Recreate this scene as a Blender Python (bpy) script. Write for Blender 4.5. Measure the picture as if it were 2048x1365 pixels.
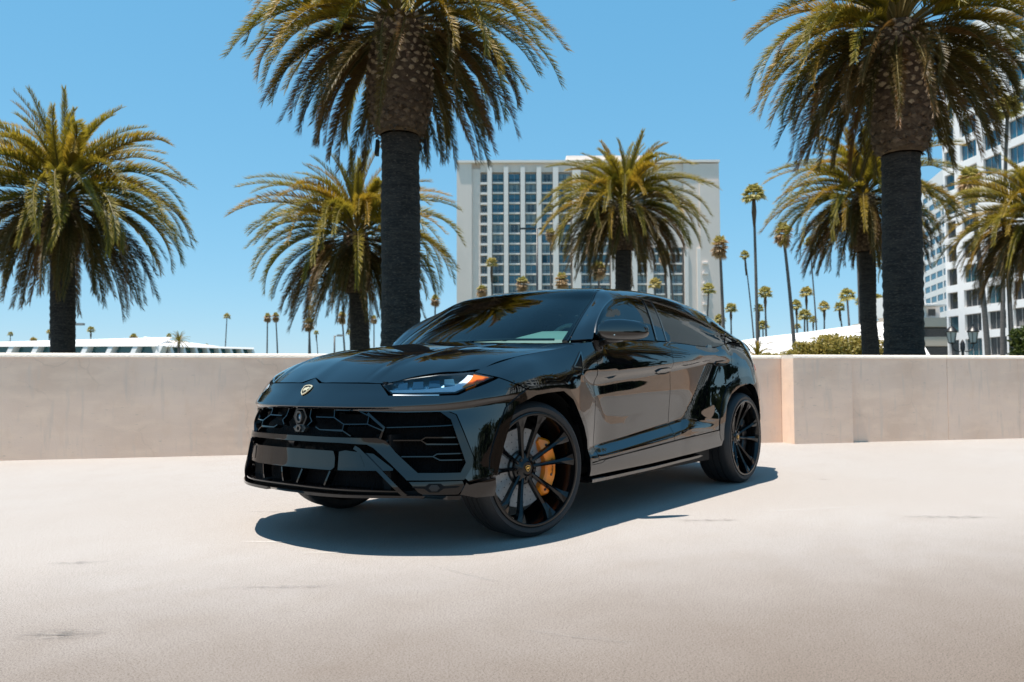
import bpy, bmesh, math, random
import numpy as np
from mathutils import Vector, Matrix, geometry
random.seed(7); rng = np.random.default_rng(7)
for o in list(bpy.data.objects): bpy.data.objects.remove(o)
SC = bpy.context.scene; COL = SC.collection
# ------------------------------------------------------------------ camera
yaw, pit, rol = 3.80186943, .0463392, -.00267966
fw = Vector((math.cos(yaw)*math.cos(pit), math.sin(yaw)*math.cos(pit), math.sin(pit)))
rt = Vector((math.sin(yaw), -math.cos(yaw), 0)); up = rt.cross(fw)
r2 = rt*math.cos(rol)+up*math.sin(rol); u2 = -rt*math.sin(rol)+up*math.cos(rol)
cd = bpy.data.cameras.new('camera'); cam = bpy.data.objects.new('camera', cd); COL.objects.link(cam)
M = Matrix((r2, u2, -fw)).transposed().to_4x4(); M.translation = Vector((3.81029977, 3.69860499, .91832289)); cam.matrix_world = M
cd.sensor_width = 36; cd.lens = 36*1600.1/2048; cd.clip_start = .05; cd.clip_end = 3000
cd.dof.use_dof = True; cd.dof.focus_distance = 4.7; cd.dof.aperture_fstop = 3.6
SC.camera = cam
# ------------------------------------------------------------------ daylight
SUN = Vector((.19, -.13, 1)).normalized()
w = bpy.data.worlds.new('World'); SC.world = w; w.use_nodes = True
nt = w.node_tree; nt.nodes.clear()
sky = nt.nodes.new('ShaderNodeTexSky'); sky.sky_type = 'NISHITA'; sky.sun_disc = False
sky.sun_elevation = math.asin(SUN.z); sky.sun_rotation = math.atan2(SUN.x, SUN.y)
sky.air_density = 1.0; sky.dust_density = 0; sky.ozone_density = 3.0; sky.altitude = 30
bg = nt.nodes.new('ShaderNodeBackground'); bg.inputs[1].default_value = .073
wo = nt.nodes.new('ShaderNodeOutputWorld')
sep = nt.nodes.new('ShaderNodeSeparateColor'); com = nt.nodes.new('ShaderNodeCombineColor'); nt.links.new(sky.outputs[0], sep.inputs[0])
for ch, (g_, k_) in enumerate(((.753, 1.10), (.445, 2.68), (.35, 3.95))):      # film-like response of the sky colour, the same all round
    p_ = nt.nodes.new('ShaderNodeMath'); p_.operation = 'POWER'; p_.inputs[1].default_value = g_; q_ = nt.nodes.new('ShaderNodeMath'); q_.operation = 'MULTIPLY'; q_.inputs[1].default_value = k_
    nt.links.new(sep.outputs[ch], p_.inputs[0]); nt.links.new(p_.outputs[0], q_.inputs[0]); nt.links.new(q_.outputs[0], com.inputs[ch])
nt.links.new(com.outputs[0], bg.inputs[0])
nt.links.new(bg.outputs[0], wo.inputs[0])
sd = bpy.data.lights.new('sun', 'SUN'); sd.energy = 5.0; sd.angle = math.radians(.53); sd.color = (1, .93, .84)
so = bpy.data.objects.new('sun', sd); COL.objects.link(so); so.rotation_euler = (-SUN).to_track_quat('-Z', 'Y').to_euler(); so.location = (10, -10, 60)
vs = SC.view_settings; vs.view_transform = 'Standard'; vs.look = 'None'; vs.gamma = 1; vs.use_curve_mapping = False; vs.exposure = .71
SC.render.engine = 'CYCLES'; SC.cycles.max_bounces = 8; SC.cycles.transparent_max_bounces = 12
# ------------------------------------------------------------------ helpers
def mat(name, col, rough=.5, metal=0, ior=1.5, coat=0, bump=None, noise=None, emit=None, alpha=None, spec=.5):
    m = bpy.data.materials.new(name); m.use_nodes = True; n = m.node_tree.nodes; l = m.node_tree.links
    b = n['Principled BSDF']; b.inputs['Base Color'].default_value = (*col, 1); b.inputs['Roughness'].default_value = rough
    b.inputs['Metallic'].default_value = metal; b.inputs['IOR'].default_value = ior; b.inputs['Coat Weight'].default_value = coat
    b.inputs['Coat Roughness'].default_value = .02; b.inputs['Specular IOR Level'].default_value = spec
    tc = n.new('ShaderNodeTexCoord')
    if noise:   # list of (scale, amount, darker colour)
        prev = None; base = col
        for sc, lo, hi, c2, strc in noise:
            t = n.new('ShaderNodeTexNoise'); t.inputs['Scale'].default_value = sc; t.inputs['Detail'].default_value = 6
            mp = n.new('ShaderNodeMapping'); mp.inputs['Scale'].default_value = strc
            l.new(tc.outputs['Object'], mp.inputs[0]); l.new(mp.outputs[0], t.inputs[0])
            r = n.new('ShaderNodeMapRange'); r.inputs[1].default_value = lo; r.inputs[2].default_value = hi
            l.new(t.outputs[0], r.inputs[0])
            mx = n.new('ShaderNodeMix'); mx.data_type = 'RGBA'; l.new(r.outputs[0], mx.inputs[0])
            if prev: l.new(prev, mx.inputs[6])
            else: mx.inputs[6].default_value = (*base, 1)
            mx.inputs[7].default_value = (*c2, 1); prev = mx.outputs[2]
        l.new(prev, b.inputs['Base Color'])
    if bump:
        t = n.new('ShaderNodeTexNoise'); t.inputs['Scale'].default_value = bump[0]; t.inputs['Detail'].default_value = 5
        if len(bump) > 2:
            mp = n.new('ShaderNodeMapping'); mp.inputs['Scale'].default_value = bump[2]; l.new(tc.outputs['Object'], mp.inputs[0]); l.new(mp.outputs[0], t.inputs[0])
        else: l.new(tc.outputs['Object'], t.inputs[0])
        bp = n.new('ShaderNodeBump'); bp.inputs['Strength'].default_value = bump[1]; bp.inputs['Distance'].default_value = bump[3] if len(bump) > 3 else .02
        l.new(t.outputs[0], bp.inputs['Height']); l.new(bp.outputs[0], b.inputs['Normal'])
    return m
def glass(name, tint, refl_ior=1.55, rough=.0):
    m = bpy.data.materials.new(name); m.use_nodes = True; n = m.node_tree.nodes; l = m.node_tree.links; n.clear()
    tr = n.new('ShaderNodeBsdfTransparent'); tr.inputs[0].default_value = (*tint, 1)
    gl = n.new('ShaderNodeBsdfGlossy'); gl.inputs['Roughness'].default_value = rough
    fr = n.new('ShaderNodeFresnel'); fr.inputs[0].default_value = refl_ior
    mx = n.new('ShaderNodeMixShader'); o = n.new('ShaderNodeOutputMaterial')
    l.new(fr.outputs[0], mx.inputs[0]); l.new(tr.outputs[0], mx.inputs[1]); l.new(gl.outputs[0], mx.inputs[2]); l.new(mx.outputs[0], o.inputs[0])
    return m
def tag(o, label=None, cat=None, group=None, kind=None):
    if label: o['label'] = label
    if cat: o['category'] = cat
    if group: o['group'] = group
    if kind: o['kind'] = kind
    return o
def empty(name, loc=(0, 0, 0), rz=0):
    o = bpy.data.objects.new(name, None); COL.objects.link(o); o.location = loc; o.rotation_euler = (0, 0, rz); return o
def link(name, me, parent=None, m=None):
    o = bpy.data.objects.new(name, me); COL.objects.link(o)
    if parent: o.parent = parent
    if m is not None and len(me.materials) == 0:
        for q in (m if isinstance(m, (list, tuple)) else [m]): me.materials.append(q)
    return o
def pyd(name, V, F, m, parent=None, smooth=False, mi=None):
    me = bpy.data.meshes.new(name); me.from_pydata([tuple(map(float, v)) for v in V], [], F)
    for q in (m if isinstance(m, (list, tuple)) else [m]): me.materials.append(q)
    if smooth: me.polygons.foreach_set('use_smooth', [True]*len(F))
    if mi is not None: me.polygons.foreach_set('material_index', mi)
    me.update(); return link(name, me, parent)
class MB:
    def __init__(s): s.V = []; s.F = []; s.mi = []
    def add(s, V, F, mi=0):
        b = len(s.V); s.V += [tuple(v) for v in V]; s.F += [tuple(b+i for i in f) for f in F]; s.mi += [mi]*len(F); return s
    def box(s, x0, x1, y0, y1, z0, z1, mi=0):
        V = [(x, y, z) for x in (x0, x1) for y in (y0, y1) for z in (z0, z1)]
        return s.add(V, [(0, 1, 3, 2), (4, 6, 7, 5), (0, 4, 5, 1), (2, 3, 7, 6), (0, 2, 6, 4), (1, 5, 7, 3)], mi)
    def prism(s, poly, n, d, mi=0):
        """extrude 3-D polygon by vector n*d"""
        k = len(poly); n = Vector(n)*d; A = [Vector(p) for p in poly]
        return s.add(A+[a+n for a in A], [tuple(range(k))[::-1], tuple(range(k, 2*k))]+[(i, (i+1) % k, k+(i+1) % k, k+i) for i in range(k)], mi)
    def tube(s, pts, r, seg=8, mi=0, cap=True):
        pts = [Vector(p) for p in pts]; R = r if isinstance(r, (list, tuple)) else [r]*len(pts); V = []
        for i, p in enumerate(pts):
            d = (pts[min(i+1, len(pts)-1)]-pts[max(i-1, 0)]).normalized(); a = d.orthogonal().normalized()
            if i: a = (pa-d*pa.dot(d)).normalized()
            pa = a; b = d.cross(a)
            V += [p+(a*math.cos(t)+b*math.sin(t))*R[i] for t in [2*math.pi*j/seg for j in range(seg)]]
        F = [(i*seg+j, i*seg+(j+1) % seg, (i+1)*seg+(j+1) % seg, (i+1)*seg+j) for i in range(len(pts)-1) for j in range(seg)]
        if cap: F += [tuple(range(seg))[::-1], tuple((len(pts)-1)*seg+j for j in range(seg))]
        return s.add(V, F, mi)
    def lathe(s, prof, seg=48, axis='z', mi=0, c=(0, 0, 0), a0=0, a1=2*math.pi):
        full = abs(a1-a0-2*math.pi) < 1e-6; n = seg if full else seg+1; V = []
        for r, h in prof:
            for j in range(n):
                t = a0+(a1-a0)*j/seg
                x, y = r*math.cos(t), r*math.sin(t)
                V.append((c[0]+x, c[1]+y, c[2]+h) if axis == 'z' else (c[0]+x, c[1]+h, c[2]+y))
        F = []
        for i in range(len(prof)-1):
            for j in range(seg):
                q = (i*n+j, i*n+(j+1) % n, (i+1)*n+(j+1) % n, (i+1)*n+j); F.append(q if axis == 'z' else q[::-1])
        return s.add(V, F, mi)
    def build(s, name, m, parent=None, smooth=False, ang=None):
        o = pyd(name, s.V, s.F, m, parent, smooth or ang is not None, s.mi)
        if ang is not None: sharp(o.data, ang)
        return o
def sharp(me, ang):
    bm = bmesh.new(); bm.from_mesh(me); c = math.radians(ang)
    for e in bm.edges:
        if len(e.link_faces) != 2 or e.calc_face_angle(0) > c: e.smooth = False
    bm.to_mesh(me); bm.free()
def herm(p0,p1,m0,m1,h,t):
    t2=t*t;t3=t2*t
    return (2*t3-3*t2+1)*p0+(t3-2*t2+t)*h*m0+(-2*t3+3*t2)*p1+(t3-t2)*h*m1
def slopes(x,Y):
    """x (n,), Y (n,...) -> left and right slopes at knots (Catmull, non uniform)"""
    h=np.diff(x); d=(Y[1:]-Y[:-1])/h.reshape((-1,)+(1,)*(Y.ndim-1))
    m=np.empty_like(Y); m[0]=d[0]; m[-1]=d[-1]
    for i in range(1,len(x)-1): m[i]=(d[i-1]*h[i]+d[i]*h[i-1])/(h[i-1]+h[i])
    return m,d
class Net:
    def __init__(s,v,t,P,crease=()):
        s.sym=False; s.v=np.array(v,float); s.t=np.array(t,float); s.P=np.array(P,float) # (nv,nk,3)
        s.m,_=slopes(s.v,s.P); s.crease=set(crease)
    def rows(s,V):
        V=np.asarray(V,float); i=np.clip(np.searchsorted(s.v,V,side='right')-1,0,len(s.v)-2)
        h=(s.v[i+1]-s.v[i]); t=((V-s.v[i])/h)
        e=lambda a:a[:,None,None]
        return herm(s.P[i],s.P[i+1],s.m[i],s.m[i+1],e(h),e(t))
    def col(s,R,K):
        n=len(K); j=np.clip(np.floor(K).astype(int),0,len(s.t)-2); f=K-j
        h=np.diff(s.t); d=(R[:,1:]-R[:,:-1])/h[None,:,None]
        ml=np.empty_like(R); ml[:,0]=d[:,0]; ml[:,-1]=d[:,-1]
        for q in range(1,len(s.t)-1): ml[:,q]=(d[:,q-1]*h[q]+d[:,q]*h[q-1])/(h[q-1]+h[q])
        if s.sym: ml[:,0,0]=0; ml[:,0,2]=0
        mr=ml.copy()
        for q in s.crease:
            ml[:,q]=d[:,q-1]*.75+ml[:,q]*.25; mr[:,q]=d[:,q]*.75+mr[:,q]*.25
        a=np.arange(n)
        return herm(R[a,j],R[a,j+1],mr[a,j],ml[a,j+1],h[j][:,None],f[:,None])
    def ev(s,V,K):
        V=np.asarray(V,float);K=np.asarray(K,float)
        return s.col(s.rows(V),K)
    def kz(s,V,Z):
        """k so that height = Z"""
        R=s.rows(V); Z=np.asarray(Z,float)
        lo=np.zeros(len(Z)); hi=np.full(len(Z),len(s.t)-1.)
        for _ in range(26):
            mid=(lo+hi)/2; z=s.col(R,mid)[:,2]; up=z<Z
            lo=np.where(up,mid,lo); hi=np.where(up,hi,mid)
        return (lo+hi)/2
# ---------------- body side/front wrap, left half --------------
U=[-1.66,-1.58,-1.46,-1.26,-1.07,-.91,-.76,-.64,-.50,-.34]
n6=[(1.018,0),(1.013,.08),(1.003,.2),(.962,.4),(.885,.57),(.795,.70),(.695,.82),(.60,.90),(.475,.955),(.33,.985)]
nrm=[(1,0),(1,.05),(.99,.12),(.96,.27),(.88,.47),(.76,.65),(.68,.73),(.55,.83),(.3,.95),(.12,.99)]
off=[ # k0..k9 outward offsets
 [.052,.057,.045,.032,.02,-.012,0,-.043,-.093,-.137],
 [.052,.057,.045,.032,.02,-.012,0,-.042,-.078,-.104],
 [.052,.057,.045,.032,.02,-.012,0,-.040,-.073,-.097],
 [.052,.057,.045,.032,.02,-.012,0,-.038,-.072,-.094],
 [.042,.042,.026,.008,.008,-.014,0,-.030,-.062,-.085],
 [.036,.036,.022,.006,.006,-.014,0,-.028,-.065,-.105],
 [.038,.036,.026,.014,.008,-.012,0,-.022,-.062,-.125],
 [.034,.032,.024,.014,.005,-.010,0,-.015,-.055,-.140],
 [.030,.028,.020,.012,.004,-.006,0,-.010,-.045,-.135],
 [.010,.010,.008,.006,.004,-.002,0,-.006,-.035,-.125]]
zz=[
 [.30,.36,.45,.57,.66,.752,.767,.820,.872,.926],
 [.30,.36,.45,.57,.66,.752,.767,.819,.862,.899],
 [.30,.36,.45,.57,.66,.752,.767,.818,.860,.896],
 [.30,.36,.45,.57,.66,.752,.767,.816,.856,.895],
 [.30,.36,.45,.57,.66,.750,.768,.815,.855,.893],
 [.30,.36,.45,.57,.66,.750,.776,.822,.872,.927],
 [.29,.36,.45,.57,.66,.752,.786,.832,.890,.950],
 [.28,.36,.45,.57,.67,.765,.798,.840,.897,.954],
 [.28,.36,.45,.57,.68,.788,.812,.850,.910,.970],
 [.28,.36,.45,.57,.69,.80,.83,.87,.935,1.003]]
P=[]
for a in range(10):
    P.append([(n6[a][0]+nrm[a][0]*o,n6[a][1]+nrm[a][1]*o,z) for o,z in zip(off[a],zz[a])])
S_=[ # x, then (y,z)*10
 (.12,[(.995,.28),(1,.36),(1,.45),(1,.57),(1,.69),(1,.80),(.998,.87),(.985,.93),(.94,1.0),(.868,1.045)]),
 (-.10,[(.995,.28),(1,.36),(1,.45),(1,.57),(1,.69),(1,.80),(.998,.88),(.982,.945),(.94,1.02),(.885,1.078)]),
 (-.30,[(.99,.28),(.998,.36),(.998,.45),(.998,.55),(.998,.69),(.998,.80),(.995,.885),(.985,.95),(.955,1.035),(.905,1.108)]),
 (-.46,[(.972,.27),(.988,.34),(.988,.42),(.972,.47),(.978,.65),(.98,.80),(.978,.89),(.988,.945),(.968,1.05),(.928,1.14)]),
 (-.62,[(.965,.265),(.985,.33),(.985,.425),(.938,.475),(.952,.65),(.962,.80),(.958,.885),(.984,.935),(.975,1.055),(.946,1.166)]),
 (-.90,[(.965,.265),(.985,.335),(.985,.44),(.935,.50),(.948,.65),(.960,.80),(.955,.91),(.984,.958),(.975,1.07),(.948,1.175)]),
 (-1.3,[(.965,.27),(.985,.34),(.985,.465),(.935,.54),(.945,.67),(.958,.82),(.955,.94),(.984,.986),(.975,1.085),(.950,1.183)]),
 (-1.65,[(.965,.272),(.985,.35),(.985,.49),(.935,.575),(.944,.69),(.956,.83),(.955,.97),(.983,1.013),(.974,1.10),(.950,1.185)]),
 (-1.9,[(.965,.28),(.985,.36),(.985,.515),(.937,.593),(.945,.70),(.956,.84),(.957,.995),(.981,1.033),(.972,1.105),(.948,1.180)]),
 (-2.2,[(.965,.29),(.988,.37),(.988,.505),(.950,.565),(.955,.70),(.962,.85),(.965,1.02),(.980,1.058),(.970,1.115),(.943,1.170)]),
 (-2.5,[(.97,.30),(.99,.38),(.992,.49),(.975,.545),(.975,.70),(.975,.86),(.972,1.04),(.976,1.078),(.962,1.125),(.932,1.168)]),
 (-2.75,[(.985,.30),(.995,.38),(.998,.48),(.998,.57),(.992,.70),(.988,.86),(.980,1.02),(.973,1.085),(.945,1.155),(.905,1.212)]),
 (-3.0,[(.99,.30),(.998,.38),(1,.48),(1.002,.58),(1.0,.70),(.998,.86),(.988,1.01),(.972,1.09),(.935,1.17),(.875,1.235)]),
 (-3.3,[(.982,.30),(.992,.38),(.995,.48),(.998,.58),(.996,.70),(.990,.86),(.968,1.0),(.945,1.085),(.905,1.165),(.855,1.228)]),
 (-3.6,[(.885,.30),(.895,.38),(.897,.48),(.900,.58),(.898,.70),(.886,.86),(.858,.99),(.838,1.07),(.812,1.155),(.785,1.212)])]
for x,c in S_:
    U.append(-x); P.append([(x,y,z) for y,z in c])
R_=[ # rear corner
 (3.83,[(-3.81,.785,.30),(-3.82,.80,.38),(-3.83,.808,.48),(-3.83,.812,.58),(-3.83,.81,.70),(-3.83,.80,.86),(-3.83,.77,.99),(-3.82,.75,1.07),(-3.82,.725,1.145),(-3.83,.705,1.195)]),
 (4.05,[(-3.93,.61,.30),(-3.96,.62,.38),(-4.01,.63,.48),(-4.02,.63,.58),(-3.99,.63,.70),(-3.98,.62,.86),(-3.97,.60,.99),(-3.96,.59,1.07),(-3.98,.58,1.14),(-4.0,.57,1.182)]),
 (4.35,[(-4.00,.42,.30),(-4.04,.42,.38),(-4.10,.42,.48),(-4.11,.42,.58),(-4.07,.42,.70),(-4.04,.42,.86),(-4.03,.42,.99),(-4.03,.42,1.07),(-4.06,.42,1.14),(-4.09,.42,1.175)]),
 (4.75,[(-4.02,0,.30),(-4.06,0,.38),(-4.12,0,.48),(-4.13,0,.58),(-4.09,0,.70),(-4.06,0,.86),(-4.05,0,.99),(-4.05,0,1.07),(-4.08,0,1.14),(-4.11,0,1.175)])]
for u,c in R_: U.append(u); P.append(c)
TK=[0,.08,.18,.27,.39,.50,.56,.62,.71,.80]
SN=Net(U,TK,P,crease=(2,3,5,6,7))
SN.m[0,:5,0]=0; SN.m[0,:5,2]=0
# haunch ramp behind the diagonal crease and hollow behind the front wing crease
def Sev(u,k):
    p=SN.ev(u,k)
    return p
# ---------------- greenhouse ------------------
g0=[(-.25,0,1.165),(-.43,0,1.275),(-.64,0,1.387),(-.84,0,1.487),(-1.02,0,1.565),(-1.32,0,1.615),(-1.78,0,1.638),(-2.2,0,1.630),(-2.6,0,1.60),(-3.0,0,1.548),(-3.4,0,1.46),(-3.7,0,1.355),(-3.95,0,1.25),(-4.10,0,1.200)]
g1=[(-.32,.42,1.167),(-.49,.42,1.268),(-.69,.40,1.381),(-.89,.39,1.480),(-1.05,.37,1.561),(-1.34,.36,1.606),(-1.79,.35,1.628),(-2.2,.35,1.62),(-2.6,.35,1.59),(-3.0,.34,1.54),(-3.4,.33,1.452),(-3.7,.33,1.347),(-3.95,.32,1.246),(-4.10,.32,1.196)]
g2=[(-.54,.80,1.167),(-.66,.775,1.262),(-.82,.735,1.366),(-.98,.70,1.462),(-1.13,.66,1.548),(-1.40,.64,1.577),(-1.8,.63,1.594),(-2.2,.63,1.586),(-2.6,.62,1.556),(-3.0,.61,1.506),(-3.4,.59,1.422),(-3.7,.57,1.328),(-3.95,.56,1.236),(-4.09,.55,1.188)]
g3=[(-.57,.885,1.170),(-.68,.845,1.275),(-.835,.798,1.376),(-.99,.757,1.463),(-1.145,.72,1.532),(-1.40,.70,1.557),(-1.8,.693,1.566),(-2.2,.695,1.549),(-2.6,.695,1.505),(-3.0,.685,1.44),(-3.4,.665,1.362),(-3.7,.645,1.286),(-3.95,.62,1.215),(-4.07,.60,1.178)]
g4=[(-.60,.940,1.172),(-.71,.893,1.285),(-.85,.848,1.378),(-1.0,.805,1.446),(-1.15,.775,1.494),(-1.4,.752,1.525),(-1.8,.750,1.517),(-2.2,.767,1.477),(-2.6,.800,1.400),(-3.0,.79,1.335),(-3.4,.745,1.30),(-3.7,.705,1.262),(-3.95,.665,1.208),(-4.05,.64,1.176)]
g5=[(-.61,.944,1.171),(-.715,.925,1.235),(-.86,.905,1.288),(-1.0,.887,1.325),(-1.15,.872,1.350),(-1.4,.863,1.367),(-1.8,.862,1.362),(-2.2,.866,1.335),(-2.6,.868,1.285),(-3.0,.835,1.287),(-3.4,.795,1.27),(-3.7,.72,1.24),(-3.95,.66,1.204),(-4.04,.63,1.175)]
g6=[(-.62,.946,1.168),(-.72,.947,1.171),(-.86,.948,1.176),(-1.0,.949,1.180),(-1.15,.950,1.182),(-1.4,.950,1.185),(-1.8,.949,1.184),(-2.2,.943,1.172),(-2.6,.922,1.180),(-3.0,.877,1.236),(-3.4,.835,1.224),(-3.7,.755,1.206),(-3.95,.66,1.198),(-4.03,.64,1.174)]
GP=np.array([g0,g1,g2,g3,g4,g5,g6]).transpose(1,0,2)
GN=Net(range(14),[0,.36,.66,.74,.80,.98,1.14],GP,crease=()); GN.sym=True
# hood
def pw(x,xs,ys):
    xs=np.array(xs,float);ys=np.array(ys,float)
    m,_=slopes(xs,ys); x=np.asarray(x,float)
    i=np.clip(np.searchsorted(xs,x,side='right')-1,0,len(xs)-2); h=xs[i+1]-xs[i]
    return herm(ys[i],ys[i+1],m[i],m[i+1],h,(x-xs[i])/h)
def Tz0(x,y):
    x=np.asarray(x,float); y=np.abs(np.asarray(y,float))
    zc=pw(x,[-.6,-.3,0,.3,.55,.725,.80,.881,.908,.95],[1.185,1.172,1.152,1.122,1.072,1.012,.973,.924,.906,.875])
    ye=pw(x,[-.5,-.3,-.1,.12,.30,.42,.58,.72,.84,.93],[.935,.905,.885,.868,.85,.84,.74,.625,.50,.42])
    ze=pw(x,[-.5,-.3,-.1,.12,.30,.42,.58,.72,.84,.93],[1.145,1.108,1.078,1.045,1.005,.957,.948,.925,.893,.87])
    a=.045; D=zc-a*ye-ze
    t=y/ye
    g=.12*t**2+.88*t**5
    z=zc-a*y-D*g
    yr=pw(x,[-.5,.3,.93],[.60,.50,.40])
    w=.045; b=np.clip(1-np.abs(y-yr)/w,0,1); z=z+.007*b*b*(3-2*b)*np.clip((x+.4)/.5,0,1)
    return z

_u=np.linspace(-1.56,-.52,60); _p=SN.ev(_u,np.full(60,9.)); _Y9=np.concatenate([[.0],_p[:,1]]); _X9=np.concatenate([[.914],_p[:,0]]); _C9=np.concatenate([[0],_p[:,2]-Tz0(_p[:,0],_p[:,1])])
_C9[0]=_C9[1]
def Tz(x,y):
    x=np.asarray(x,float); y=np.abs(np.asarray(y,float)); X9=np.interp(y,_Y9,_X9)
    wy=np.clip((y-.03)/.06,0,1)
    return Tz0(x,y)+np.interp(y,_Y9,_C9)*wy*np.exp(-np.maximum(0,X9-x)/.13)*np.clip((.86-y)/.05,0,1)
# ================================================================== car surfaces
def inpoly(px, py, poly):
    ins = np.zeros(len(px), bool); n = len(poly)
    for i in range(n):
        x1, y1 = poly[i]; x2, y2 = poly[(i+1) % n]
        c = ((y1 > py) != (y2 > py)) & (px < (x2-x1)*(py-y1)/((y2-y1) if y2 != y1 else 1e-12)+x1); ins ^= c
    return ins
def dist(px, py, poly):
    d = np.full(len(px), 9.); n = len(poly)
    for i in range(n):
        x1, y1 = poly[i]; x2, y2 = poly[(i+1) % n]; dx, dy = x2-x1, y2-y1; L = dx*dx+dy*dy+1e-12
        t = np.clip(((px-x1)*dx+(py-y1)*dy)/L, 0, 1); d = np.minimum(d, np.hypot(px-x1-t*dx, py-y1-t*dy))
    return d
def resample(poly, h):
    out = []
    for i in range(len(poly)):
        a = np.array(poly[i], float); b = np.array(poly[(i+1) % len(poly)], float); n = max(1, int(math.ceil(np.hypot(*(b-a))/h)))
        out += [tuple(a+(b-a)*k/n) for k in range(n)]
    return out
def rnd(poly, r, n=4):
    """round polygon corners with radius r"""
    out = []
    for i in range(len(poly)):
        p0, p, p1 = (np.array(poly[(i+j) % len(poly)], float) for j in (-1, 0, 1))
        a = p0-p; b = p1-p; la, lb = np.hypot(*a), np.hypot(*b); q = min(r, la*.45, lb*.45)
        A = p+a/la*q; B = p+b/lb*q
        for k in range(n+1):
            t = k/n; out.append(tuple((1-t)**2*A+2*t*(1-t)*p+t*t*B))
    return out
class SurfS:
    flip = 1
    def f(s, A, B):
        A = np.asarray(A, float); m1 = A < -1.66; m2 = A > 4.75; A = np.where(m1, -3.32-A, np.where(m2, 9.5-A, A)); P = s.f0(A, B); P[m1 | m2, 1] *= -1; return P
    def f0(s, A, B):
        k = SN.kz(A, B); P = SN.ev(A, k); sel = (A > 1.66) & (A < 2.95)
        if sel.any():
            a = A[sel]; wv = np.clip((a-1.66)/.30, 0, 1)*np.clip((2.95-a)/.40, 0, 1); wv = wv*wv*(3-2*wv)
            z = B[sel]; P[sel, 1] = SN.ev(a-wv*(z-.85)*.85, k[sel])[:, 1]
        t = A-(1.87+1.08*(B-.60)); q = np.clip((A-1.8)/.9, 0, 1); fz = np.clip((B-.50)/.08, 0, 1)*np.clip((1.10-B)/.05, 0, 1)
        P[:, 1] += np.where((A > 1.7) & (A < 3.3), fz*(.034*(1-np.exp(-np.maximum(t, 0)/.17))-.034*q*q*(3-2*q)), 0)*np.clip((3.3-A)/.3, 0, 1)
        t2 = (A-(.425+(.914-B)*1.062))*.69; fz = np.clip((B-.60)/.07, 0, 1)*np.clip((.97-B)/.06, 0, 1)
        P[:, 1] -= np.where((A > .2) & (A < 2), fz*.016*(1-np.exp(-np.maximum(t2, 0)/.05))*np.exp(-np.maximum(t2, 0)/.30), 0)
        return P
    def grid(s, a0, a1, b0, b1, h):
        us = np.arange(a0, a1, h); uf = np.where(us < -1.66, -3.32-us, np.where(us > 4.75, 9.5-us, us)); R = SN.rows(uf); pts = []
        for j in range(9):
            dz = np.max(R[:, j+1, 2]-R[:, j, 2]); n = max(1, int(math.ceil(dz/h)))
            for q in range(n):
                pts.append(np.stack([us, SN.col(R, np.full(len(us), j+q/n))[:, 2]], -1))
        zl = np.arange(.5, 1.11, h*.8); pts.append(np.stack([1.87+1.08*(zl-.6), zl], -1)); zl = np.arange(.6, .97, h*.8); pts.append(np.stack([.425+(.914-zl)*1.062, zl], -1))
        return np.concatenate(pts)
class SurfG:
    flip = -1; sv = .25; sk = .3
    def f(s, A, B):
        k = B/s.sk; P = GN.ev(A/s.sv, np.abs(k)); P[:, 1] *= np.where(k < 0, -1, 1); return P
    def grid(s, a0, a1, b0, b1, h):
        h *= 1.1; a, b = np.meshgrid(np.arange(a0, a1, h), np.arange(-1.98, 1.98, h*1.3)); return np.stack([a.ravel(), b.ravel()], -1)
class SurfH:
    flip = 1
    def f(s, A, B): return np.stack([A, B, Tz(A, B)], -1)
    def grid(s, a0, a1, b0, b1, h):
        a, b = np.meshgrid(np.arange(a0, a1, h), np.arange(-1., 1., h)); return np.stack([a.ravel(), b.ravel()], -1)
SS, SG, SH = SurfS(), SurfG(), SurfH()
def G(pts): return [(v*SG.sv, k*SG.sk) for v, k in pts]
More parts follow.
